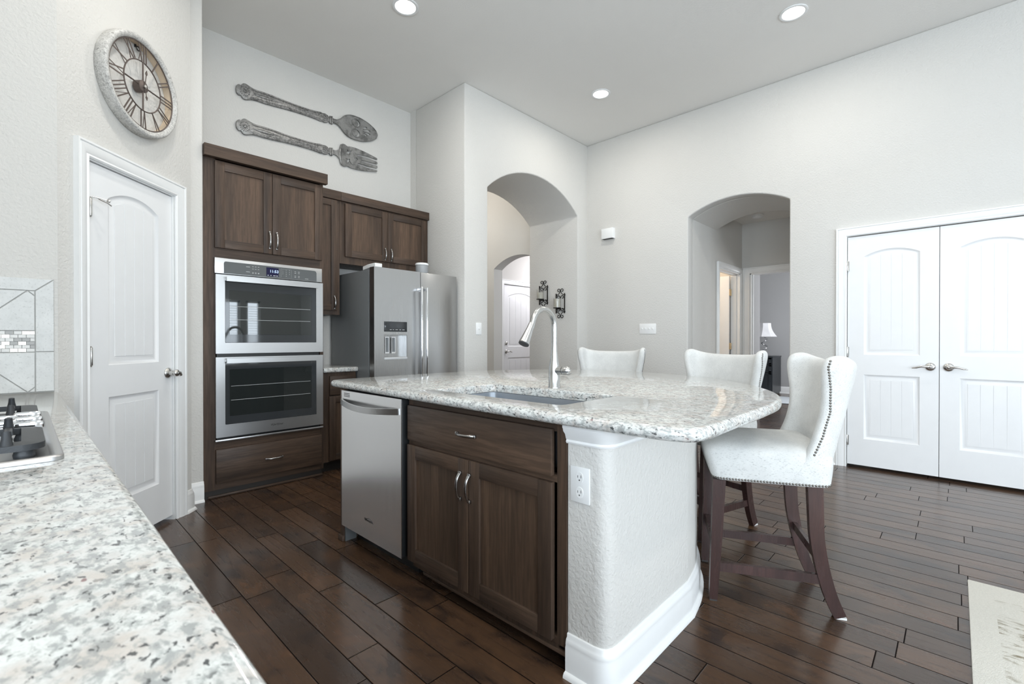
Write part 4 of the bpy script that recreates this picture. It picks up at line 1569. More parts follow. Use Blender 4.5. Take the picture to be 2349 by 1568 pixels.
# ------------------------------------------------------------------ tile backsplash on the left end wall
t = thing('tile_backsplash', 'grey diamond-laid tile backsplash with mosaic band behind the cooktop', 'backsplash', (-0.25, 3.044, 0.9))
F = FA(3.0437)
TX1, TB = 0.108, 0.063
MB(F).box(-0.598, TX1 - 0.001, 0.0, 0.005, 0.901, 1.418).build('grout_bed', m_grout, t, 0)
tm = [m_tile, m_tile]


def tl(pts, nm='tile'):
    g_ = offset_in(pts, 0.0018)
    return MB(F).prism(g_, 1, 0.004, 0.0095, 0.0012, 1, 'hi').build(nm, m_tile, t, 40)


ZB, ZT, ZM0, ZM1 = 0.902, 1.362, 1.083, 1.180
xi = TX1 - TB
tl([(xi, ZT), (TX1, ZT + 0.057), (TX1, ZM0 + 0.002), (xi, ZM0 + 0.002)], 'border_tile')
tl([(xi, ZB), (TX1, ZB), (TX1, ZM0 + 0.002), (xi, ZM0 + 0.002)], 'border_tile')
tl([(xi, ZT), (TX1, ZT + 0.057), (-0.25, ZT + 0.057), (-0.25, ZT)], 'border_tile')
tl([(-0.25, ZT), (-0.25, ZT + 0.057), (-0.597, ZT + 0.057), (-0.597, ZT)], 'border_tile')
for z0, z1, up in ((ZM1, ZT, True), (ZB, ZM0, False)):
    h_ = z1 - z0
    x = 0.021
    za, zb = (z1, z0) if up else (z0, z1)     # apex side, base side
    q = xi - x
    tl([(x, za), (xi, za), (xi, za - q * (1 if up else -1))])
    tl([(x, za), (xi, za - q * (1 if up else -1)), (xi, zb), (x - h_, zb)])
    while x > -0.5:
        tl([(x, za), (x - h_, zb), (x - 2 * h_, za)])
        x -= 2 * h_
        if x - h_ > -0.59:
            tl([(x, za), (x + h_, zb), (x - h_, zb)])
mo = MB(F)
rs = random.Random(3)
for r_ in range(6):
    z0 = ZM0 + 0.003 + r_ * 0.0157
    x = xi - 0.003 - (0.012 if r_ % 2 else 0.024)
    x1_ = xi - 0.002
    while x1_ > -0.595:
        mo.m(rs.choice((0, 0, 0, 1, 2))).box(max(x, -0.596), x1_, 0.004, 0.0092, z0, z0 + 0.0138)
        x1_ = x - 0.002
        x = x1_ - 0.0235
mo.build('mosaic_strip', [m_mosA, m_mosB, m_mosC], t, 0)


# ------------------------------------------------------------------ wall clock
CZ = 2.573
CS = Vector((0.492 - 0.12, 3.3305 - 3.044, 0)).dot(DU)
t = thing('wall_clock', 'round whitewashed wall clock with open roman numerals above the pantry door', 'clock',
          tuple(D0 + DU * CS + Vector((0, 0, CZ))))
F = FD()
RO, RI, DP = 0.272, 0.238, 0.062


def ring(mb, prof, n=64):
    return mb.lathe(prof, (CS, 0, CZ), (0, 1, 0), n, cap=False)


b = MB(F)
b.m(0)
ring(b, [(RO - 0.004, 0.001), (RO, 0.006), (RO, DP - 0.010), (RO - 0.006, DP - 0.002), (RO - 0.013, DP), (RO - 0.022, DP - 0.003), (RI + 0.003, DP - 0.008), (RI, DP - 0.014)])
b.m(1)
ring(b, [(RI, DP - 0.014), (RI, 0.001), (RO - 0.004, 0.001)])
b.build('frame', [m_clockwood, m_clockin], t, 40)
b = MB(F)
PO = DP - 0.016


def P2(r, a):          # angle from 12 o'clock, clockwise as seen
    return (CS + r * math.sin(a), CZ + r * math.cos(a))


def stroke(mb, a, du0, r0, du1, r1, w):
    """flat stroke at numeral angle a: sideways offset, radius"""
    def pt(du, r):
        c = P2(r, a)
        return Vector((c[0] + du * math.cos(a), PO, c[1] - du * math.sin(a)))
    mb.bar([pt(du0, r0), pt(du1, r1)], w, 0.003, (0, 1, 0))


NUM = ['XII', 'I', 'II', 'III', 'IV', 'V', 'VI', 'VII', 'VIII', 'IX', 'X', 'XI']
r0, r1 = 0.139, 0.232
for k, nm in enumerate(NUM):
    a = 2 * PI * k / 12
    wd = {'I': 0.018, 'V': 0.030, 'X': 0.032}
    tot = sum(wd[c] for c in nm)
    x = -tot / 2
    for c in nm:
        m_ = x + wd[c] / 2
        if c == 'I':
            stroke(b, a, m_, r0, m_, r1, 0.0068)
        elif c == 'V':
            stroke(b, a, m_ - 0.011, r1, m_, r0, 0.0068)
            stroke(b, a, m_ + 0.011, r1, m_, r0, 0.0030)
        else:
            stroke(b, a, m_ - 0.012, r1, m_ + 0.012, r0, 0.0068)
            stroke(b, a, m_ + 0.012, r1, m_ - 0.012, r0, 0.0030)
        x += wd[c]
for rr in (0.1355, 0.2345):
    b.tube([(P2(rr, 2 * PI * i / 64)[0], PO, P2(rr, 2 * PI * i / 64)[1]) for i in range(64)], 0.0035, 8, closed=True)
for a in (0, PI / 2, PI, 3 * PI / 2):
    p, q = P2(0.02, a), P2(0.1355, a)
    b.tube([(p[0], PO, p[1]), (q[0], PO, q[1])], 0.0042, 8)
b.build('numeral_dial', m_clockmetal, t, 40)
b = MB(F)
b.lathe([(0.0, PO - 0.034), (0.032, PO - 0.034), (0.033, PO - 0.03), (0.033, PO + 0.004), (0.030, PO + 0.006), (0.0, PO + 0.006)], (CS, 0, CZ), (0, 1, 0), 28)
b.build('movement', m_clockmetal, t, 40)


def hand(name, ang, L):
    mb = MB(F)
    p = P2(L, ang)
    o = PO + 0.011
    mb.tube([(CS, o, CZ), (P2(L * 0.72, ang)[0], o, P2(L * 0.72, ang)[1])], 0.0022, 8)
    s, c = math.sin(ang), math.cos(ang)
    pts = []
    for l, w in ((0.68, 0.002), (0.76, 0.0075), (0.84, 0.0068), (0.92, 0.003), (1.0, 0.0005)):
        pts.append((l, w))
    poly = [(CS + l * L * s + w * c, CZ + l * L * c - w * s) for l, w in pts] + [(CS + l * L * s - w * c, CZ + l * L * c + w * s) for l, w in pts[::-1]]
    mb.prism(poly, 1, o - 0.0015, o + 0.0015)
    return mb.build(name, m_clockmetal, t, 40)


hand('minute_hand', math.radians(8), 0.098)
hand('hour_hand', math.radians(168), 0.074)
MB(F).lathe([(0.010, 0), (0.010, 0.010), (0.004, 0.013), (0, 0.0135)], (CS, PO + 0.006, CZ), (0, 1, 0), 16).build('hand_nut', m_nickel, t, 50)
MB(F).tube([(P2(0.213 + 0.011 * math.cos(i * PI / 8), 0)[0] + 0.012 * math.sin(i * PI / 8), 0.02, P2(0.213 + 0.011 * math.cos(i * PI / 8), 0)[1]) for i in range(16)], 0.003, 6, closed=True).box(CS - 0.003, CS + 0.003, 0.0, 0.008, CZ + 0.222, CZ + 0.238).build('hanger', m_black, t, 40)

# ------------------------------------------------------------------ spoon and fork on the back wall
F = FA(YA)


def outline(x0, x1, prof, zc, tilt=0.0):
    """symmetric outline from (x, half width)"""
    up = [(x, zc + (x - x0) * tilt + h) for x, h in prof]
    dn = [(x, zc + (x - x0) * tilt - h) for x, h in prof]
    return up + dn[::-1]


def dense(prof, n=5):
    pts = smooth_path(prof, n)
    return [(p.x, max(p.y, 0.002)) for p in pts]


HND = [(1.262, 0.004), (1.268, 0.030), (1.285, 0.046), (1.300, 0.043), (1.315, 0.062), (1.335, 0.068), (1.362, 0.060), (1.392, 0.050), (1.43, 0.046), (1.48, 0.0475), (1.56, 0.045), (1.66, 0.038), (1.76, 0.034), (1.86, 0.0335), (1.94, 0.037), (1.985, 0.043), (2.01, 0.040), (2.03, 0.043), (2.055, 0.036), (2.068, 0.024)]


def utensil(name, label, zc, tilt, head):
    t = thing(name, label, 'wall decoration', (1.93, YA, zc))
    zz = lambda x: zc + (x - 1.262) * tilt
    pr = dense(HND, 4)
    b = MB(F)
    b.prism([(x, zz(x) + h) for x, h in pr] + [(x, zz(x) - h) for x, h in pr[::-1]], 1, 0.004, 0.024, 0.004, 2, 'hi')
    # raised rims, long tear-drop bosses, rosette
    for sg in (1, -1):
        b.tube([(x, 0.0245, zz(x) + sg * (h - 0.011)) for x, h in pr if 1.39 < x < 2.0], 0.0048, 6)
        xs = 1.385
        while xs < 1.99:
            h = next(hh for x, hh in pr if x >= xs)
            b.ball((xs, 0.0255, zz(xs) + sg * (h - 0.018)), 0.0036, 6)
            xs += 0.0115
    b.tube([(1.39 + 0.25 * i / 10, 0.0245, zz(1.39 + 0.25 * i / 10)) for i in range(11)], [0.003, 0.008, 0.012, 0.014, 0.0135, 0.012, 0.010, 0.008, 0.006, 0.004, 0.002], 8, flat=0.5, up=(0, 1, 0))
    b.tube([(1.72 + 0.24 * i / 8, 0.0245, zz(1.72 + 0.24 * i / 8)) for i in range(9)], [0.002, 0.004, 0.006, 0.008, 0.008, 0.008, 0.007, 0.005, 0.002], 8, flat=0.5, up=(0, 1, 0))
    b.ball((1.330, 0.0245, zz(1.33)), 0.015, 14, (1, 0.6, 1))
    b.tube([(1.330 + 0.022 * math.cos(i * PI / 12), 0.0245, zz(1.33) + 0.022 * math.sin(i * PI / 12)) for i in range(24)], 0.003, 6, closed=True)
    for i in range(14):
        a = 2 * PI * i / 14
        b.ball((1.330 + 0.036 * math.cos(a), 0.0245, zz(1.33) + 0.038 * math.sin(a)), 0.0055, 6)
    b.ball((2.032, 0.0245, zz(2.03)), 0.010, 10, (1, 0.6, 1))
    for i in range(8):
        a = 2 * PI * i / 8
        b.ball((2.032 + 0.020 * math.cos(a), 0.0245, zz(2.03) + 0.024 * math.sin(a)), 0.006, 6)
    b.build('handle', m_pewter, t, 45)
    c = MB(F)
    c.box(2.066, 2.078, 0.004, 0.020, zz(2.07) - 0.022, zz(2.07) + 0.022, 0.002)
    c.box(2.078, 2.094, 0.003, 0.026, zz(2.09) - 0.036, zz(2.09) + 0.036, 0.004).box(2.095, 2.109, 0.003, 0.028, zz(2.1) - 0.038, zz(2.1) + 0.038, 0.004)
    c.build('collar', m_pewter, t, 40)
    hd = MB(F)
    head(hd, zz)
    hd.build('head', m_pewter_s, t, 45)
    return t


def circle(cx, cz, rx, rz, n=16, a0=0, a1=2 * PI):
    return [(cx + rx * math.cos(a0 + (a1 - a0) * i / n), cz + rz * math.sin(a0 + (a1 - a0) * i / n)) for i in range(n)]


def crescent(cx, cz, r, sg, rot):
    p = []
    for i in range(11):
        a = -1.9 + 3.8 * i / 10
        p.append((r * math.cos(a), r * math.sin(a)))
    for i in range(9, 0, -1):
        a = -1.9 + 3.8 * i / 10
        p.append((r * 0.72 * math.cos(a) - r * 0.32, r * 0.78 * math.sin(a)))
    c, s = math.cos(rot), math.sin(rot)
    return [(cx + x * c - z * s, cz + sg * (x * s + z * c)) for x, z in p]


def spoon_head(hd, zz):
    prof = dense([(2.108, 0.020), (2.15, 0.022), (2.19, 0.046), (2.23, 0.086), (2.28, 0.112), (2.34, 0.120), (2.41, 0.116), (2.48, 0.098), (2.54, 0.070), (2.585, 0.034), (2.600, 0.004)], 4)
    ol = [(x, zz(x) + h) for x, h in prof] + [(x, zz(x) - h) for x, h in prof[::-1]]
    z0 = zz(2.4)
    holes = []
    for sg in (1, -1):
        holes.append(crescent(2.365, z0 + sg * 0.050, 0.034, sg, 0.25))
        holes.append([(2.425, z0 + sg * 0.010), (2.500, z0 + sg * 0.030), (2.515, z0 + sg * 0.016), (2.500, z0 + sg * 0.006)])
        holes.append([(2.420, z0 + sg * 0.020), (2.462, z0 + sg * 0.050), (2.480, z0 + sg * 0.044), (2.470, z0 + sg * 0.030)])
    hd.fill([ol] + holes, 1, 0.014, 0.022)
    for sg in (1, -1):
        hd.tube([(2.355 + 0.045 * math.cos(a), 0.0225, z0 + sg * (0.052 + 0.040 * math.sin(a))) for a in [0.3 + 5.2 * i / 20 for i in range(21)]], 0.005, 6)
        hd.tube([(x, 0.022, zz(x) + sg * (h - 0.003)) for x, h in prof if x < 2.59], 0.005, 6)
    hd.box(2.25, 2.29, 0.0, 0.015, z0 - 0.02, z0 + 0.02)


def fork_head(hd, zz):
    z0 = zz(2.36)
    w = [0.104, 0.112, 0.108, 0.094]
    up = dense([(2.108, 0.020), (2.145, 0.024), (2.175, 0.046), (2.19, 0.085), (2.205, 0.106), (2.235, 0.110), (2.262, 0.098), (2.285, 0.104), (2.33, 0.108), (2.40, 0.104), (2.48, 0.093), (2.55, 0.080), (2.588, 0.072)], 3)
    tips = []

    def slot(zc_, x_in, wd, bend):
        p = []
        for q in (0.0, 0.5, 1.0):
            x = 2.590 - (2.590 - x_in) * q
            p.append((x, z0 + zc_ + wd * (1.15 - 0.5 * q) + bend * math.sin(q * PI)))
        p.append((x_in - 0.010, z0 + zc_))
        for q in (1.0, 0.5, 0.0):
            x = 2.590 - (2.590 - x_in) * q
            p.append((x, z0 + zc_ - wd * (1.15 - 0.5 * q) + bend * math.sin(q * PI)))
        return p
    ol = [(x, z0 + h) for x, h in up] + [(2.598, z0 + 0.062)]
    ol += slot(0.045, 2.375, 0.010, 0.006) + [(2.600, z0 + 0.020)] + slot(0.0, 2.42, 0.008, 0.0) + [(2.600, z0 - 0.020)] + slot(-0.045, 2.375, 0.010, -0.006) + [(2.598, z0 - 0.062)]
    ol += [(x, z0 - h) for x, h in up[::-1]]
    holes = []
    for sg in (1, -1):
        holes.append([(2.235, z0 + sg * 0.022), (2.262, z0 + sg * 0.040), (2.258, z0 + sg * 0.072), (2.274, z0 + sg * 0.050), (2.315, z0 + sg * 0.074), (2.285, z0 + sg * 0.040), (2.290, z0 + sg * 0.018), (2.268, z0 + sg * 0.030)])
    holes.append([(2.335, z0), (2.352, z0 + 0.006), (2.358, z0 + 0.016), (2.364, z0 + 0.006), (2.378, z0), (2.364, z0 - 0.006), (2.358, z0 - 0.016), (2.352, z0 - 0.006)])
    hd.fill([ol] + holes, 1, 0.012, 0.021)
    hd.tube([(2.190 + 0.006 * math.cos(PI * i / 8 * 2), 0.020, z0 + 0.098 - 0.196 * i / 8) for i in range(9)], [0.006, 0.010, 0.012, 0.013, 0.013, 0.013, 0.012, 0.010, 0.006], 8, flat=0.6, up=(0, 1, 0))
    hd.box(2.25, 2.29, 0.0, 0.013, z0 - 0.02, z0 + 0.02)


utensil('decorative_spoon', 'giant pewter spoon hung level on the wall above the fork', 3.267, 0.020, spoon_head)
utensil('decorative_fork', 'giant pewter fork hung level on the wall under the spoon', 2.966, 0.012, fork_head)

# ------------------------------------------------------------------ switches, chime, downlights, alarm
t = thing('light_switch', 'single white light switch left of the tall arch', 'switch', (3.203, YN, 1.25))
F = FA(YN)
MB(F).box(3.165, 3.242, 0.0003, 0.0065, 1.192, 1.312, 0.003).build('cover_plate', m_plastic, t, 40)
MB(F).box(3.198, 3.209, 0.0064, 0.016, 1.244, 1.264, 0.002).build('toggle', m_plastic, t, 40)
t = thing('light_switch', 'wide white four-gang light switch on the right wall', 'switch', (XB, 2.654, 1.27))
F = FI(XB)
MB(F).box(2.547, 2.760, 0.0003, 0.0065, 1.209, 1.330, 0.003).build('cover_plate', m_plastic, t, 40)
for k in range(4):
    y = 2.585 + 0.0457 * k
    MB(F).box(y - 0.0055, y + 0.0055, 0.0064, 0.016, 1.262, 1.282, 0.002).build('toggle', m_plastic, t, 40)
t = thing('door_chime', 'white door chime box high on the right wall', 'door chime', (XB, 3.17, 2.47))
MB(F).prism([(3.098, 2.412), (3.262, 2.412), (3.262, 2.540), (3.098, 2.540)], 1, 0.0005, 0.058, 0.006, 2, 'hi').build('cover', m_plastic, t, 40)
MB(F).box(3.11, 3.25, 0.006, 0.050, 2.4085, 2.4118).build('bottom_grille', m_slot, t, 0)
DL = []
for x, y, lab in ((2.031, 3.052, 'lit recessed ceiling light nearest the oven cabinet'),
                  (4.139, 2.668, 'lit recessed ceiling light nearest the tall arch'),
                  (4.146, 0.923, 'lit recessed ceiling light above the closet doors side'),
                  (2.031, 0.95, 'lit recessed ceiling light over the near end of the island, above the frame'),
                  (0.30, 0.95, 'added recessed fill light over the cooktop worktop, above the frame'),  # from here on unseen lights, added as fill around the camera
                  (2.031, -1.2, 'added recessed fill light behind the camera'),
                  (0.30, -1.2, 'added recessed fill light behind the camera at the breakfast side'),
                  (0.62, 2.55, 'added recessed fill light in front of the pantry door, above the frame')):  # added to brighten the back wall and the pantry side
    t = thing('recessed_downlight', lab, 'ceiling light', (x, y, ZC), group='recessed ceiling lights')
    MB().lathe([(0.076, -0.0005), (0.098, -0.0005), (0.098, -0.006), (0.090, -0.009), (0.078, -0.006), (0.076, -0.0005)], (x, y, ZC), n=32, cap=False).build('trim_ring', m_trim, t, 50)
    MB().lathe([(0.0, -0.003), (0.077, -0.003), (0.077, -0.0008), (0.0, -0.0008)], (x, y, ZC), n=28).build('lens', m_lens, t, 0)
    d = bpy.data.lights.new('downlight_beam', 'AREA')
    d.shape = 'DISK'
    d.size = 0.15
    d.energy = 32
    d.color = (1.0, 0.955, 0.88)
    o = bpy.data.objects.new('downlight_beam', d)
    COL.objects.link(o)
    o.location = (x, y, ZC - 0.012)
t = thing('smoke_alarm', 'round white smoke alarm on the low vestibule ceiling', 'smoke alarm', (6.56, 1.86, 2.749))
MB().lathe([(0.072, -0.0005), (0.072, -0.012), (0.066, -0.016), (0.064, -0.030), (0.052, -0.038), (0.0, -0.040)], (6.56, 1.86, 2.749), n=32).build('housing', m_plastic, t, 40)

# ------------------------------------------------------------------ candle sconces on the arch jamb (x = AR1, facing -x)
F = FI(AR1)


def spiral(c, r, a0, turns, sg, n=22):
    return [(c[0] + sg * r * (1 - 0.72 * i / n) * math.cos(a0 + turns * 2 * PI * i / n), 0.012, c[1] + r * (1 - 0.72 * i / n) * math.sin(a0 + turns * 2 * PI * i / n)) for i in range(n + 1)]


def sconce(sc_y, z0, zb, zt, z1, dz, lab):
    """bars at sc_y -+ 0.066 from zb to zt; scrolls reach z0 and z1"""
    t = thing('candle_sconce', lab, 'wall sconce', (AR1, sc_y, (zb + zt) / 2), group='iron candle sconces')
    b = MB(F)
    hw = 0.070
    for sg in (1, -1):
        b.bar([(sc_y + sg * hw, 0.012, zb), (sc_y + sg * hw, 0.012, zt)], 0.010, 0.010, (0, 1, 0))
    for end, sgn in ((z1, 1), (z0, -1)):
        bz = zt if sgn > 0 else zb
        for sg in (1, -1):
            # outer scroll (beyond the bars), curling from the crossing outward and back
            cx, cz = sc_y + sg * 0.030, end - sgn * 0.026
            pts = [(sc_y + sg * hw, 0.012, bz - sgn * 0.020), (sc_y + sg * 0.030, 0.012, bz - sgn * 0.010), (sc_y + sg * 0.006, 0.012, bz + sgn * 0.025)]
            pts = [tuple(p) for p in smooth_path(pts, 4)]
            sp_ = [(cx + sg * (-0.026 * (1 - 0.6 * i / 18)) * math.cos(5.2 * i / 18), 0.012, cz + sgn * 0.026 * (1 - 0.6 * i / 18) * math.sin(5.2 * i / 18)) for i in range(19)]
            b.tube(pts + sp_, 0.0048, 6)
            # inner scroll (between the bars)
            cx, cz = sc_y + sg * 0.034, bz - sgn * 0.052
            pts = [tuple(p) for p in smooth_path([(sc_y + sg * 0.0, 0.012, bz - sgn * 0.075), (sc_y + sg * 0.006, 0.012, bz - sgn * 0.050)], 3)]
            sp_ = [(cx + sg * (-0.027 * (1 - 0.62 * i / 18)) * math.cos(5.4 * i / 18), 0.012, cz + sgn * 0.027 * (1 - 0.62 * i / 18) * math.sin(5.4 * i / 18)) for i in range(19)]
            b.tube(pts + sp_, 0.0048, 6)
    for sg in (1, -1):
        b.box(sc_y + sg * hw - 0.004, sc_y + sg * hw + 0.004, 0.0, 0.012, zt - 0.03, zt - 0.015).box(sc_y + sg * hw - 0.004, sc_y + sg * hw + 0.004, 0.0, 0.012, zb + 0.015, zb + 0.03)
    ty = dz
    b.bar([(sc_y, 0.012, ty - 0.009), (sc_y, 0.080, ty - 0.009)], 0.016, 0.006)
    b.bar([(sc_y - hw, 0.012, ty - 0.012), (sc_y + hw, 0.012, ty - 0.012)], 0.008, 0.008)
    b.build('iron_frame', m_wire, t, 50)
    MB(F).lathe([(0.0, -0.006), (0.050, -0.006), (0.054, 0.0), (0.053, 0.003), (0.050, 0.0), (0.0, 0.0)], (sc_y, 0.080, ty), (0, 0, 1), 28).build('tray', m_wire, t, 50)
    MB(F).lathe([(0.0465, 0.001), (0.0485, 0.001), (0.0485, 0.128), (0.0465, 0.128), (0.0465, 0.001)], (sc_y, 0.080, ty), (0, 0, 1), 28, cap=False).build('glass_cylinder', m_glass, t, 50)
    return t


def candle(sc_y, z, h, lab):
    t = thing('pillar_candle', lab, 'candle', tuple(F(sc_y, 0.080, z)), group='pillar candles')
    MB(F).lathe([(0.0, 0.001), (0.040, 0.001), (0.041, 0.003), (0.041, h - 0.004), (0.038, h), (0.0, h - 0.005)], (sc_y, 0.080, z), (0, 0, 1), 24).build('wax', m_candle, t, 50)
    MB(F).tube([(sc_y, 0.080, z + h - 0.006), (sc_y + 0.001, 0.080, z + h + 0.010)], 0.0014, 6).build('wick', m_slot, t, 50)


sconce(4.078, 1.550, 1.617, 1.878, 1.945, 1.688, 'black iron candle sconce on the arch jamb, the higher one nearer the entry')
sconce(3.788, 1.425, 1.489, 1.752, 1.816, 1.558, 'black iron candle sconce on the arch jamb, the lower one nearer the kitchen')
candle(4.078, 1.688, 0.090, 'ivory candle in the higher sconce')
candle(3.788, 1.558, 0.116, 'ivory candle in the lower sconce')


# ------------------------------------------------------------------ bar stools
def make_stool():
    """stands at the origin, faces +Y"""
    t = thing('bar_stool', 'x', 'bar stool', group='linen wing-back bar stools')
    # seat: cushion cage, smoothed
    b = MB()
    rows = [(0.536, 0.236, 0.245, 0.20), (0.542, 0.243, 0.252, 0.20), (0.590, 0.247, 0.266, 0.205), (0.640, 0.249, 0.281, 0.21), (0.676, 0.240, 0.282, 0.205), (0.697, 0.205, 0.255, 0.18), (0.706, 0.120, 0.17, 0.12)]
    vs, fs = [], []
    M = 16
    for z, hw, yf, yb in rows:
        pts = rrect(-hw, hw, -yb, yf, min(0.045, hw * 0.4), 3)
        vs += [(p[0], p[1], z) for p in pts]
    for i in range(len(rows) - 1):
        for k in range(M):
            fs.append((i * M + k, i * M + (k + 1) % M, (i + 1) * M + (k + 1) % M, (i + 1) * M + k))
    fs += [tuple(range(M))[::-1], tuple((len(rows) - 1) * M + k for k in range(M))]
    b.raw(vs, fs)
    seat_o = b.build('seat', m_fabric, t, 180, 2)

    # winged back
    def yfront(z):
        K = [(0.53, 0.005), (0.60, -0.055), (0.667, -0.098), (0.75, -0.132), (0.85, -0.155), (0.95, -0.150), (1.03, -0.138), (1.07, -0.150), (1.10, -0.185)]
        for (a, va), (c, vc) in zip(K, K[1:]):
            if z <= c:
                return va + (vc - va) * (z - a) / (c - a)
        return K[-1][1]

    def half(z):
        K = [(0.53, 0.248), (0.65, 0.252), (0.78, 0.244), (0.90, 0.262), (1.00, 0.286), (1.10, 0.290)]
        for (a, va), (c, vc) in zip(K, K[1:]):
            if z <= c:
                return va + (vc - va) * (z - a) / (c - a)
        return K[-1][1]

    def yback(z):
        return -0.212 - 0.115 * (z - 0.54) / 0.55

    T = [-90, -82, -70, -56, -40, -20, 0, 20, 40, 56, 70, 82, 90]

    def shell(z, th, q):
        """one row of the U in plan, thickness th off the outside; Q<0 outside"""
        out = []
        for d in T:
            a = math.radians(d)
            w, yb, yf = half(z) - th, yback(z) + th, yfront(z)
            x = w * math.copysign(abs(math.sin(a)) ** 0.62, a)
            y = yf + (yb - yf) * (abs(math.cos(a)) ** 0.62)
            out.append((x, y))
        return out

    NZ = 9
    n = len(T)
    vs, fs = [], []

    def ztop(i):
        e = abs(T[i]) / 90.0
        return 1.046 + 0.050 * max(0, (e - 0.15) / 0.85) ** 1.5 - (0.026 if e > 0.98 else 0.006 if e > 0.9 else 0)
    idx = {}
    for side, th in ((0, 0.0), (1, 0.052)):
        for r in range(NZ):
            for i in range(n):
                s = r / (NZ - 1)
                z = 0.537 + (ztop(i) - 0.537) * s
                p = shell(z, th, side)[i]
                idx[(side, r, i)] = len(vs)
                vs.append((p[0], p[1], z))
    for r in range(NZ - 1):
        for i in range(n - 1):
            fs.append((idx[0, r, i], idx[0, r, i + 1], idx[0, r + 1, i + 1], idx[0, r + 1, i]))
            fs.append((idx[1, r, i], idx[1, r + 1, i], idx[1, r + 1, i + 1], idx[1, r, i + 1]))
    for i in range(n - 1):
        fs.append((idx[0, NZ - 1, i], idx[0, NZ - 1, i + 1], idx[1, NZ - 1, i + 1], idx[1, NZ - 1, i]))
        fs.append((idx[0, 0, i], idx[1, 0, i], idx[1, 0, i + 1], idx[0, 0, i + 1]))
    for i in (0, n - 1):
        for r in range(NZ - 1):
            fs.append((idx[0, r, i], idx[0, r + 1, i], idx[1, r + 1, i], idx[1, r, i]))
    b = MB().raw(vs, fs)
    back_o = b.build('backrest', m_fabric, t, 180, 2)
    bpy.context.view_layer.update()

    # nailheads: round the foot of the seat and up the front of each wing
    from mathutils.bvhtree import BVHTree
    dg = bpy.context.evaluated_depsgraph_get()
    trees = {o: BVHTree.FromObject(o, dg) for o in (seat_o, back_o)}

    def nails(name, pts, nrm):
        b = MB()
        for p, q in zip(pts, nrm):
            # set every head on the cloth: the outermost surface found from outside
            q = Vector(q).normalized()
            best = None
            for tr in trees.values():
                h = tr.ray_cast(Vector(p) + q * 0.15, -q, 0.25)
                if h[0] is not None and (best is None or h[3] < best[2]):
                    best = (h[0], h[1], h[3])
            if best is None:
                continue
            p = best[0]
            q = best[1] if best[1].dot(q) > 0 else -best[1]
            b.lathe([(0.0052, 0.0), (0.0046, 0.0018), (0.0025, 0.0034), (0.0, 0.0038)], Vector(p) - q * 0.0006, q, 8, cap=False)
        o = b.build(name, m_nail, t, 60)
        o['kind'] = 'stuff'
    P = rrect(-0.2445, 0.2445, -0.205, 0.2545, 0.040, 6)
    P = P + [P[0]]
    pts, nr = [], []
    acc = 0.0
    for a, c in zip(P, P[1:]):
        L = math.hypot(c[0] - a[0], c[1] - a[1])
        while acc < L:
            q = acc / L
            x, y = a[0] + (c[0] - a[0]) * q, a[1] + (c[1] - a[1]) * q
            nx, ny = (c[1] - a[1]) / L, -(c[0] - a[0]) / L
            s = 1 + 0.012
            if y < -0.02:      # behind the seam the nails sit on the back panel
                k = min(1, (-0.02 - y) / 0.10)
                x, y = x + nx * 0.006 * k, y + ny * 0.014 * k
            pts.append((x, y, 0.5495))
            nr.append((nx, ny, 0.0))
            acc += 0.0118
        acc -= L
    nails('seat_nailhead_trim', pts, nr)
    for sg in (-1, 1):
        pts, nr = [], []
        z = 0.675
        while z < 1.062:
            w = half(z)
            pts.append((sg * w, yfront(z) - 0.026, z))
            nr.append((sg * 1.0, 0.12, 0))
            z += 0.0112
        nails('wing_nailhead_trim', pts, nr)
    # legs and stretchers
    for sg in (-1, 1):
        mb = MB()
        mb.bar([(sg * 0.205, 0.222, 0.540), (sg * 0.198, 0.230, 0.30), (sg * 0.188, 0.243, 0.008)], [0.050, 0.044, 0.033], [0.050, 0.044, 0.033], (0, 1, 0))
        l = mb.build('leg', m_legw, t, 30)
        MB().box(sg * 0.188 - 0.015, sg * 0.188 + 0.015, 0.228, 0.258, 0.0005, 0.0085).build('foot_pad', m_rubber if False else m_slot, l, 0)
        mb = MB()
        pts = [tuple(p) for p in smooth_path([(sg * 0.195, -0.142, 0.540), (sg * 0.193, -0.146, 0.43), (sg * 0.190, -0.152, 0.32), (sg * 0.187, -0.172, 0.20), (sg * 0.185, -0.202, 0.09), (sg * 0.184, -0.236, 0.008)], 4)]
        N = len(pts)
        mb.bar(pts, [0.036 - 0.005 * i / N for i in range(N)], [0.056 - 0.012 * i / N for i in range(N)], (0, 1, 0))
        l = mb.build('leg', m_legw, t, 30)
        MB().box(sg * 0.184 - 0.015, sg * 0.184 + 0.015, -0.258, -0.216, 0.0005, 0.0085).build('foot_pad', m_rubber, l, 0)
        mb = MB()
        mb.bar([(sg * 0.193, 0.222, 0.152), (sg * 0.187, -0.172, 0.152)], 0.020, 0.038, (0, 0, 1))
        mb.build('side_stretcher', m_legw, t, 30)
    MB().bar([(-0.178, 0.232, 0.225), (0.178, 0.232, 0.225)], 0.022, 0.045, (0, 0, 1)).build('footrest', m_legw, t, 30)
    MB().bar([(-0.176, -0.162, 0.235), (0.176, -0.162, 0.235)], 0.018, 0.036, (0, 0, 1)).build('rear_stretcher', m_legw, t, 30)
    return t


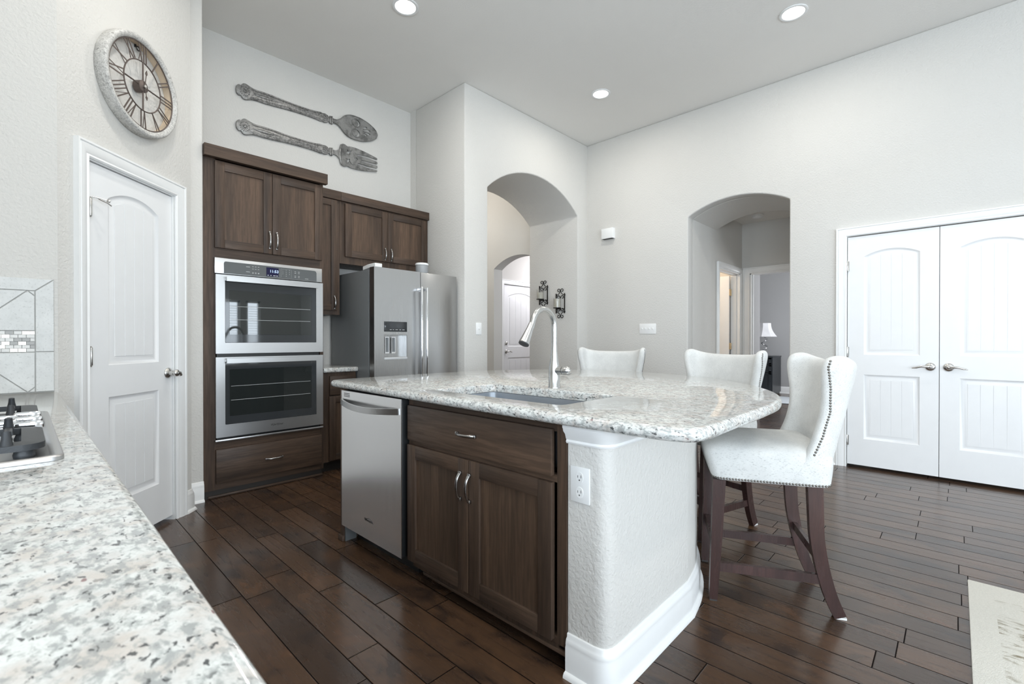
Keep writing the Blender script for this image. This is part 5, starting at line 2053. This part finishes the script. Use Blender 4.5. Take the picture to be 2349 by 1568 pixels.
stool = make_stool()
SPOTS = [(2.37, 0.635, (-0.44, 0.898), 'cream wing-back bar stool pulled to the near end of the island, shown whole'),
         (2.935, 1.145, (-0.956, 0.29), 'second cream wing-back bar stool, in front of the low arch'),
         (3.205, 2.03, (-0.962, -0.272), 'farthest cream wing-back bar stool, under the four-gang switch')]
for i, (x, y, fd, lab) in enumerate(SPOTS):
    o = stool if i == 0 else copy_tree(stool)
    o.location = (x, y, 0)
    o.rotation_euler = (0, 0, math.atan2(fd[1], fd[0]) - PI / 2)
    o['label'] = lab

# ------------------------------------------------------------------ rugs
t = thing('area_rug', 'cream rug with faded brown pattern at the lower right', 'rug', (2.0, -0.77, 0))
b = MB()
b.box(1.0, 3.077, -1.5, -0.044, 0.001, 0.011, 0.004, 2)
b.build('pile', m_rug, t, 40)
t = thing('bedroom_rug', 'pale rug on the bedroom floor in front of the dresser', 'rug', (9.9, 2.0, 0))
MB().box(9.35, 10.45, 0.6, 3.6, 0.001, 0.012, 0.004, 2).build('pile', m_carpet, t, 40)

# ------------------------------------------------------------------ bedroom chest with its lamp
t = thing('bedroom_dresser', 'black chest of drawers under the lamp in the far bedroom', 'dresser', (10.85, 3.05, 0))
DX0, DX1, DY0, DY1, DZ1 = 10.53, 11.17, 2.69, 3.60, 0.80
MB().box(DX0 + 0.012, DX1, DY0 + 0.012, DY1 - 0.012, 0.04, DZ1 - 0.025).build('body', m_black_wood, t, 0)
MB().box(DX0 - 0.012, DX1, DY0, DY1, DZ1 - 0.025, DZ1, 0.004).build('top', m_black_wood, t, 40)
MB().box(DX0 + 0.03, DX1 - 0.02, DY0 + 0.03, DY1 - 0.03, 0.0, 0.04).build('plinth', m_black_wood, t, 0)
F = FI(DX0 + 0.011)
for z0, z1 in ((0.640, 0.765), (0.475, 0.620), (0.06, 0.455)):
    b = MB(F)
    y0, y1 = DY0 + 0.03, DY1 - 0.03
    b.box(y0, y1, 0.0, 0.012, z0, z1).box(y0, y1, 0.011, 0.022, z0, z0 + 0.022).box(y0, y1, 0.011, 0.022, z1 - 0.022, z1)
    b.box(y0, y0 + 0.05, 0.011, 0.022, z0, z1).box(y1 - 0.05, y1, 0.011, 0.022, z0, z1)
    dr = b.build('drawer', m_black_wood, t, 30)
    ym = DY0 + 0.24
    MB(F).tube([(ym - 0.075, 0.022, z1 - 0.012), (ym - 0.055, 0.044, z1 - 0.016), (ym, 0.050, z1 - 0.018), (ym + 0.055, 0.044, z1 - 0.016), (ym + 0.075, 0.022, z1 - 0.012)], 0.010, 8, flat=0.7, up=(0, 1, 0)).build('pull', m_chrome, dr, 50)
LX, LY = 10.86, 2.935
t = thing('table_lamp', 'white shaded lamp with twisted chrome stem on the black chest', 'lamp', (LX, LY, DZ1))
z0 = DZ1 + 0.0005
MB().lathe([(0.0, 0.0), (0.085, 0.0), (0.085, 0.012), (0.070, 0.022), (0.045, 0.030), (0.040, 0.055), (0.012, 0.062), (0.0, 0.062)], (LX, LY, z0), n=24).build('base', m_chrome, t, 50)
b = MB()
pts = []
for i in range(61):
    q = i / 60
    a = q * 2 * PI * 2.2
    r = 0.055 * math.sin(PI * min(1, q * 1.02)) ** 0.5
    pts.append((LX + r * math.cos(a), LY + r * math.sin(a), z0 + 0.06 + 0.36 * q))
b.tube(pts, [0.015 - 0.006 * i / 60 for i in range(61)], 8)
b.build('stem', m_chrome, t, 60)
b = MB()
prof = []
for i in range(9):
    q = i / 8
    prof.append((0.235 - 0.115 * q + 0.0 - 0.035 * math.sin(PI * q) * 0.9, z0 + 0.405 + 0.285 * q))
b.lathe([(r, z - z0) for r, z in prof] + [(r - 0.004, z - z0) for r, z in prof[::-1]] + [(prof[0][0], prof[0][1] - z0)], (LX, LY, z0), n=8, cap=False)
b.tube([(LX, LY, z0 + 0.40), (LX, LY, z0 + 0.66)], 0.006, 6)
b.tube([(LX - 0.12, LY, z0 + 0.66), (LX + 0.12, LY, z0 + 0.66)], 0.003, 6)
b.build('lamp_shade', m_shade, t, 30)

# ------------------------------------------------------------------ dining set behind the camera (mirrored in the oven glass)
t = thing('dining_table', 'honey oak dining table by the rear windows, mirrored in the oven glass', 'table', (2.9, -3.7, 0))
MB().box(2.2, 3.6, -4.2, -3.2, 0.715, 0.755, 0.008).build('tabletop', m_pinewood, t, 40)
for x in (2.28, 3.52):
    for y in (-4.12, -3.28):
        MB().bar([(x, y, 0.0), (x, y, 0.714)], 0.07, 0.07, (0, 1, 0)).build('leg', m_pinewood, t, 30)


def dining_chair(x, y, rz, lab):
    t = thing('dining_chair', lab, 'chair', group='oak dining chairs')
    MB().box(-0.22, 0.22, -0.21, 0.21, 0.43, 0.46, 0.006).build('seat', m_pinewood, t, 40)
    for sx in (-1, 1):
        MB().bar([(sx * 0.19, 0.18, 0), (sx * 0.19, 0.18, 0.43)], 0.04, 0.04, (0, 1, 0)).build('leg', m_pinewood, t, 30)
        MB().bar([(sx * 0.19, -0.19, 0), (sx * 0.19, -0.19, 0.46), (sx * 0.19, -0.25, 1.06)], 0.04, 0.04, (0, 1, 0)).build('leg', m_pinewood, t, 30)
    b = MB()
    for z in (0.62, 0.98):
        b.box(-0.17, 0.17, -0.236 if z > 0.8 else -0.212, -0.216 if z > 0.8 else -0.195, z, z + (0.09 if z > 0.8 else 0.04))
    for k in range(5):
        xx = -0.12 + 0.06 * k
        b.bar([(xx, -0.204, 0.64), (xx, -0.228, 1.0)], 0.022, 0.012, (0, 1, 0))
    b.build('backrest', m_pinewood, t, 30)
    t.location = (x, y, 0)
    t.rotation_euler = (0, 0, rz)
    return t


t = thing('pendant_lamp', 'lit white dome pendant over the dining table, mirrored in the oven glass', 'pendant lamp', (2.95, -3.7, 2.0))
MB().lathe([(0.0, 0.20), (0.05, 0.20), (0.13, 0.15), (0.17, 0.06), (0.175, 0.0), (0.165, 0.0), (0.155, 0.06), (0.12, 0.14), (0.0, 0.18)], (2.95, -3.7, 2.0), n=28, cap=False).build('lamp_shade', m_plastic, t, 50)
MB().ball((2.95, -3.7, 2.05), 0.10, 20).build('bulb', m_lens, t, 180)
MB().tube([(2.95, -3.7, 2.19), (2.95, -3.7, ZC)], 0.008, 8).lathe([(0.06, -0.02), (0.06, -0.0005)], (2.95, -3.7, ZC), n=20).build('stem', m_nickel, t, 40)
dining_chair(2.75, -2.95, PI, 'oak dining chair on the left of the table in the oven reflection')
dining_chair(3.40, -2.95, PI, 'oak dining chair on the right of the table in the oven reflection')
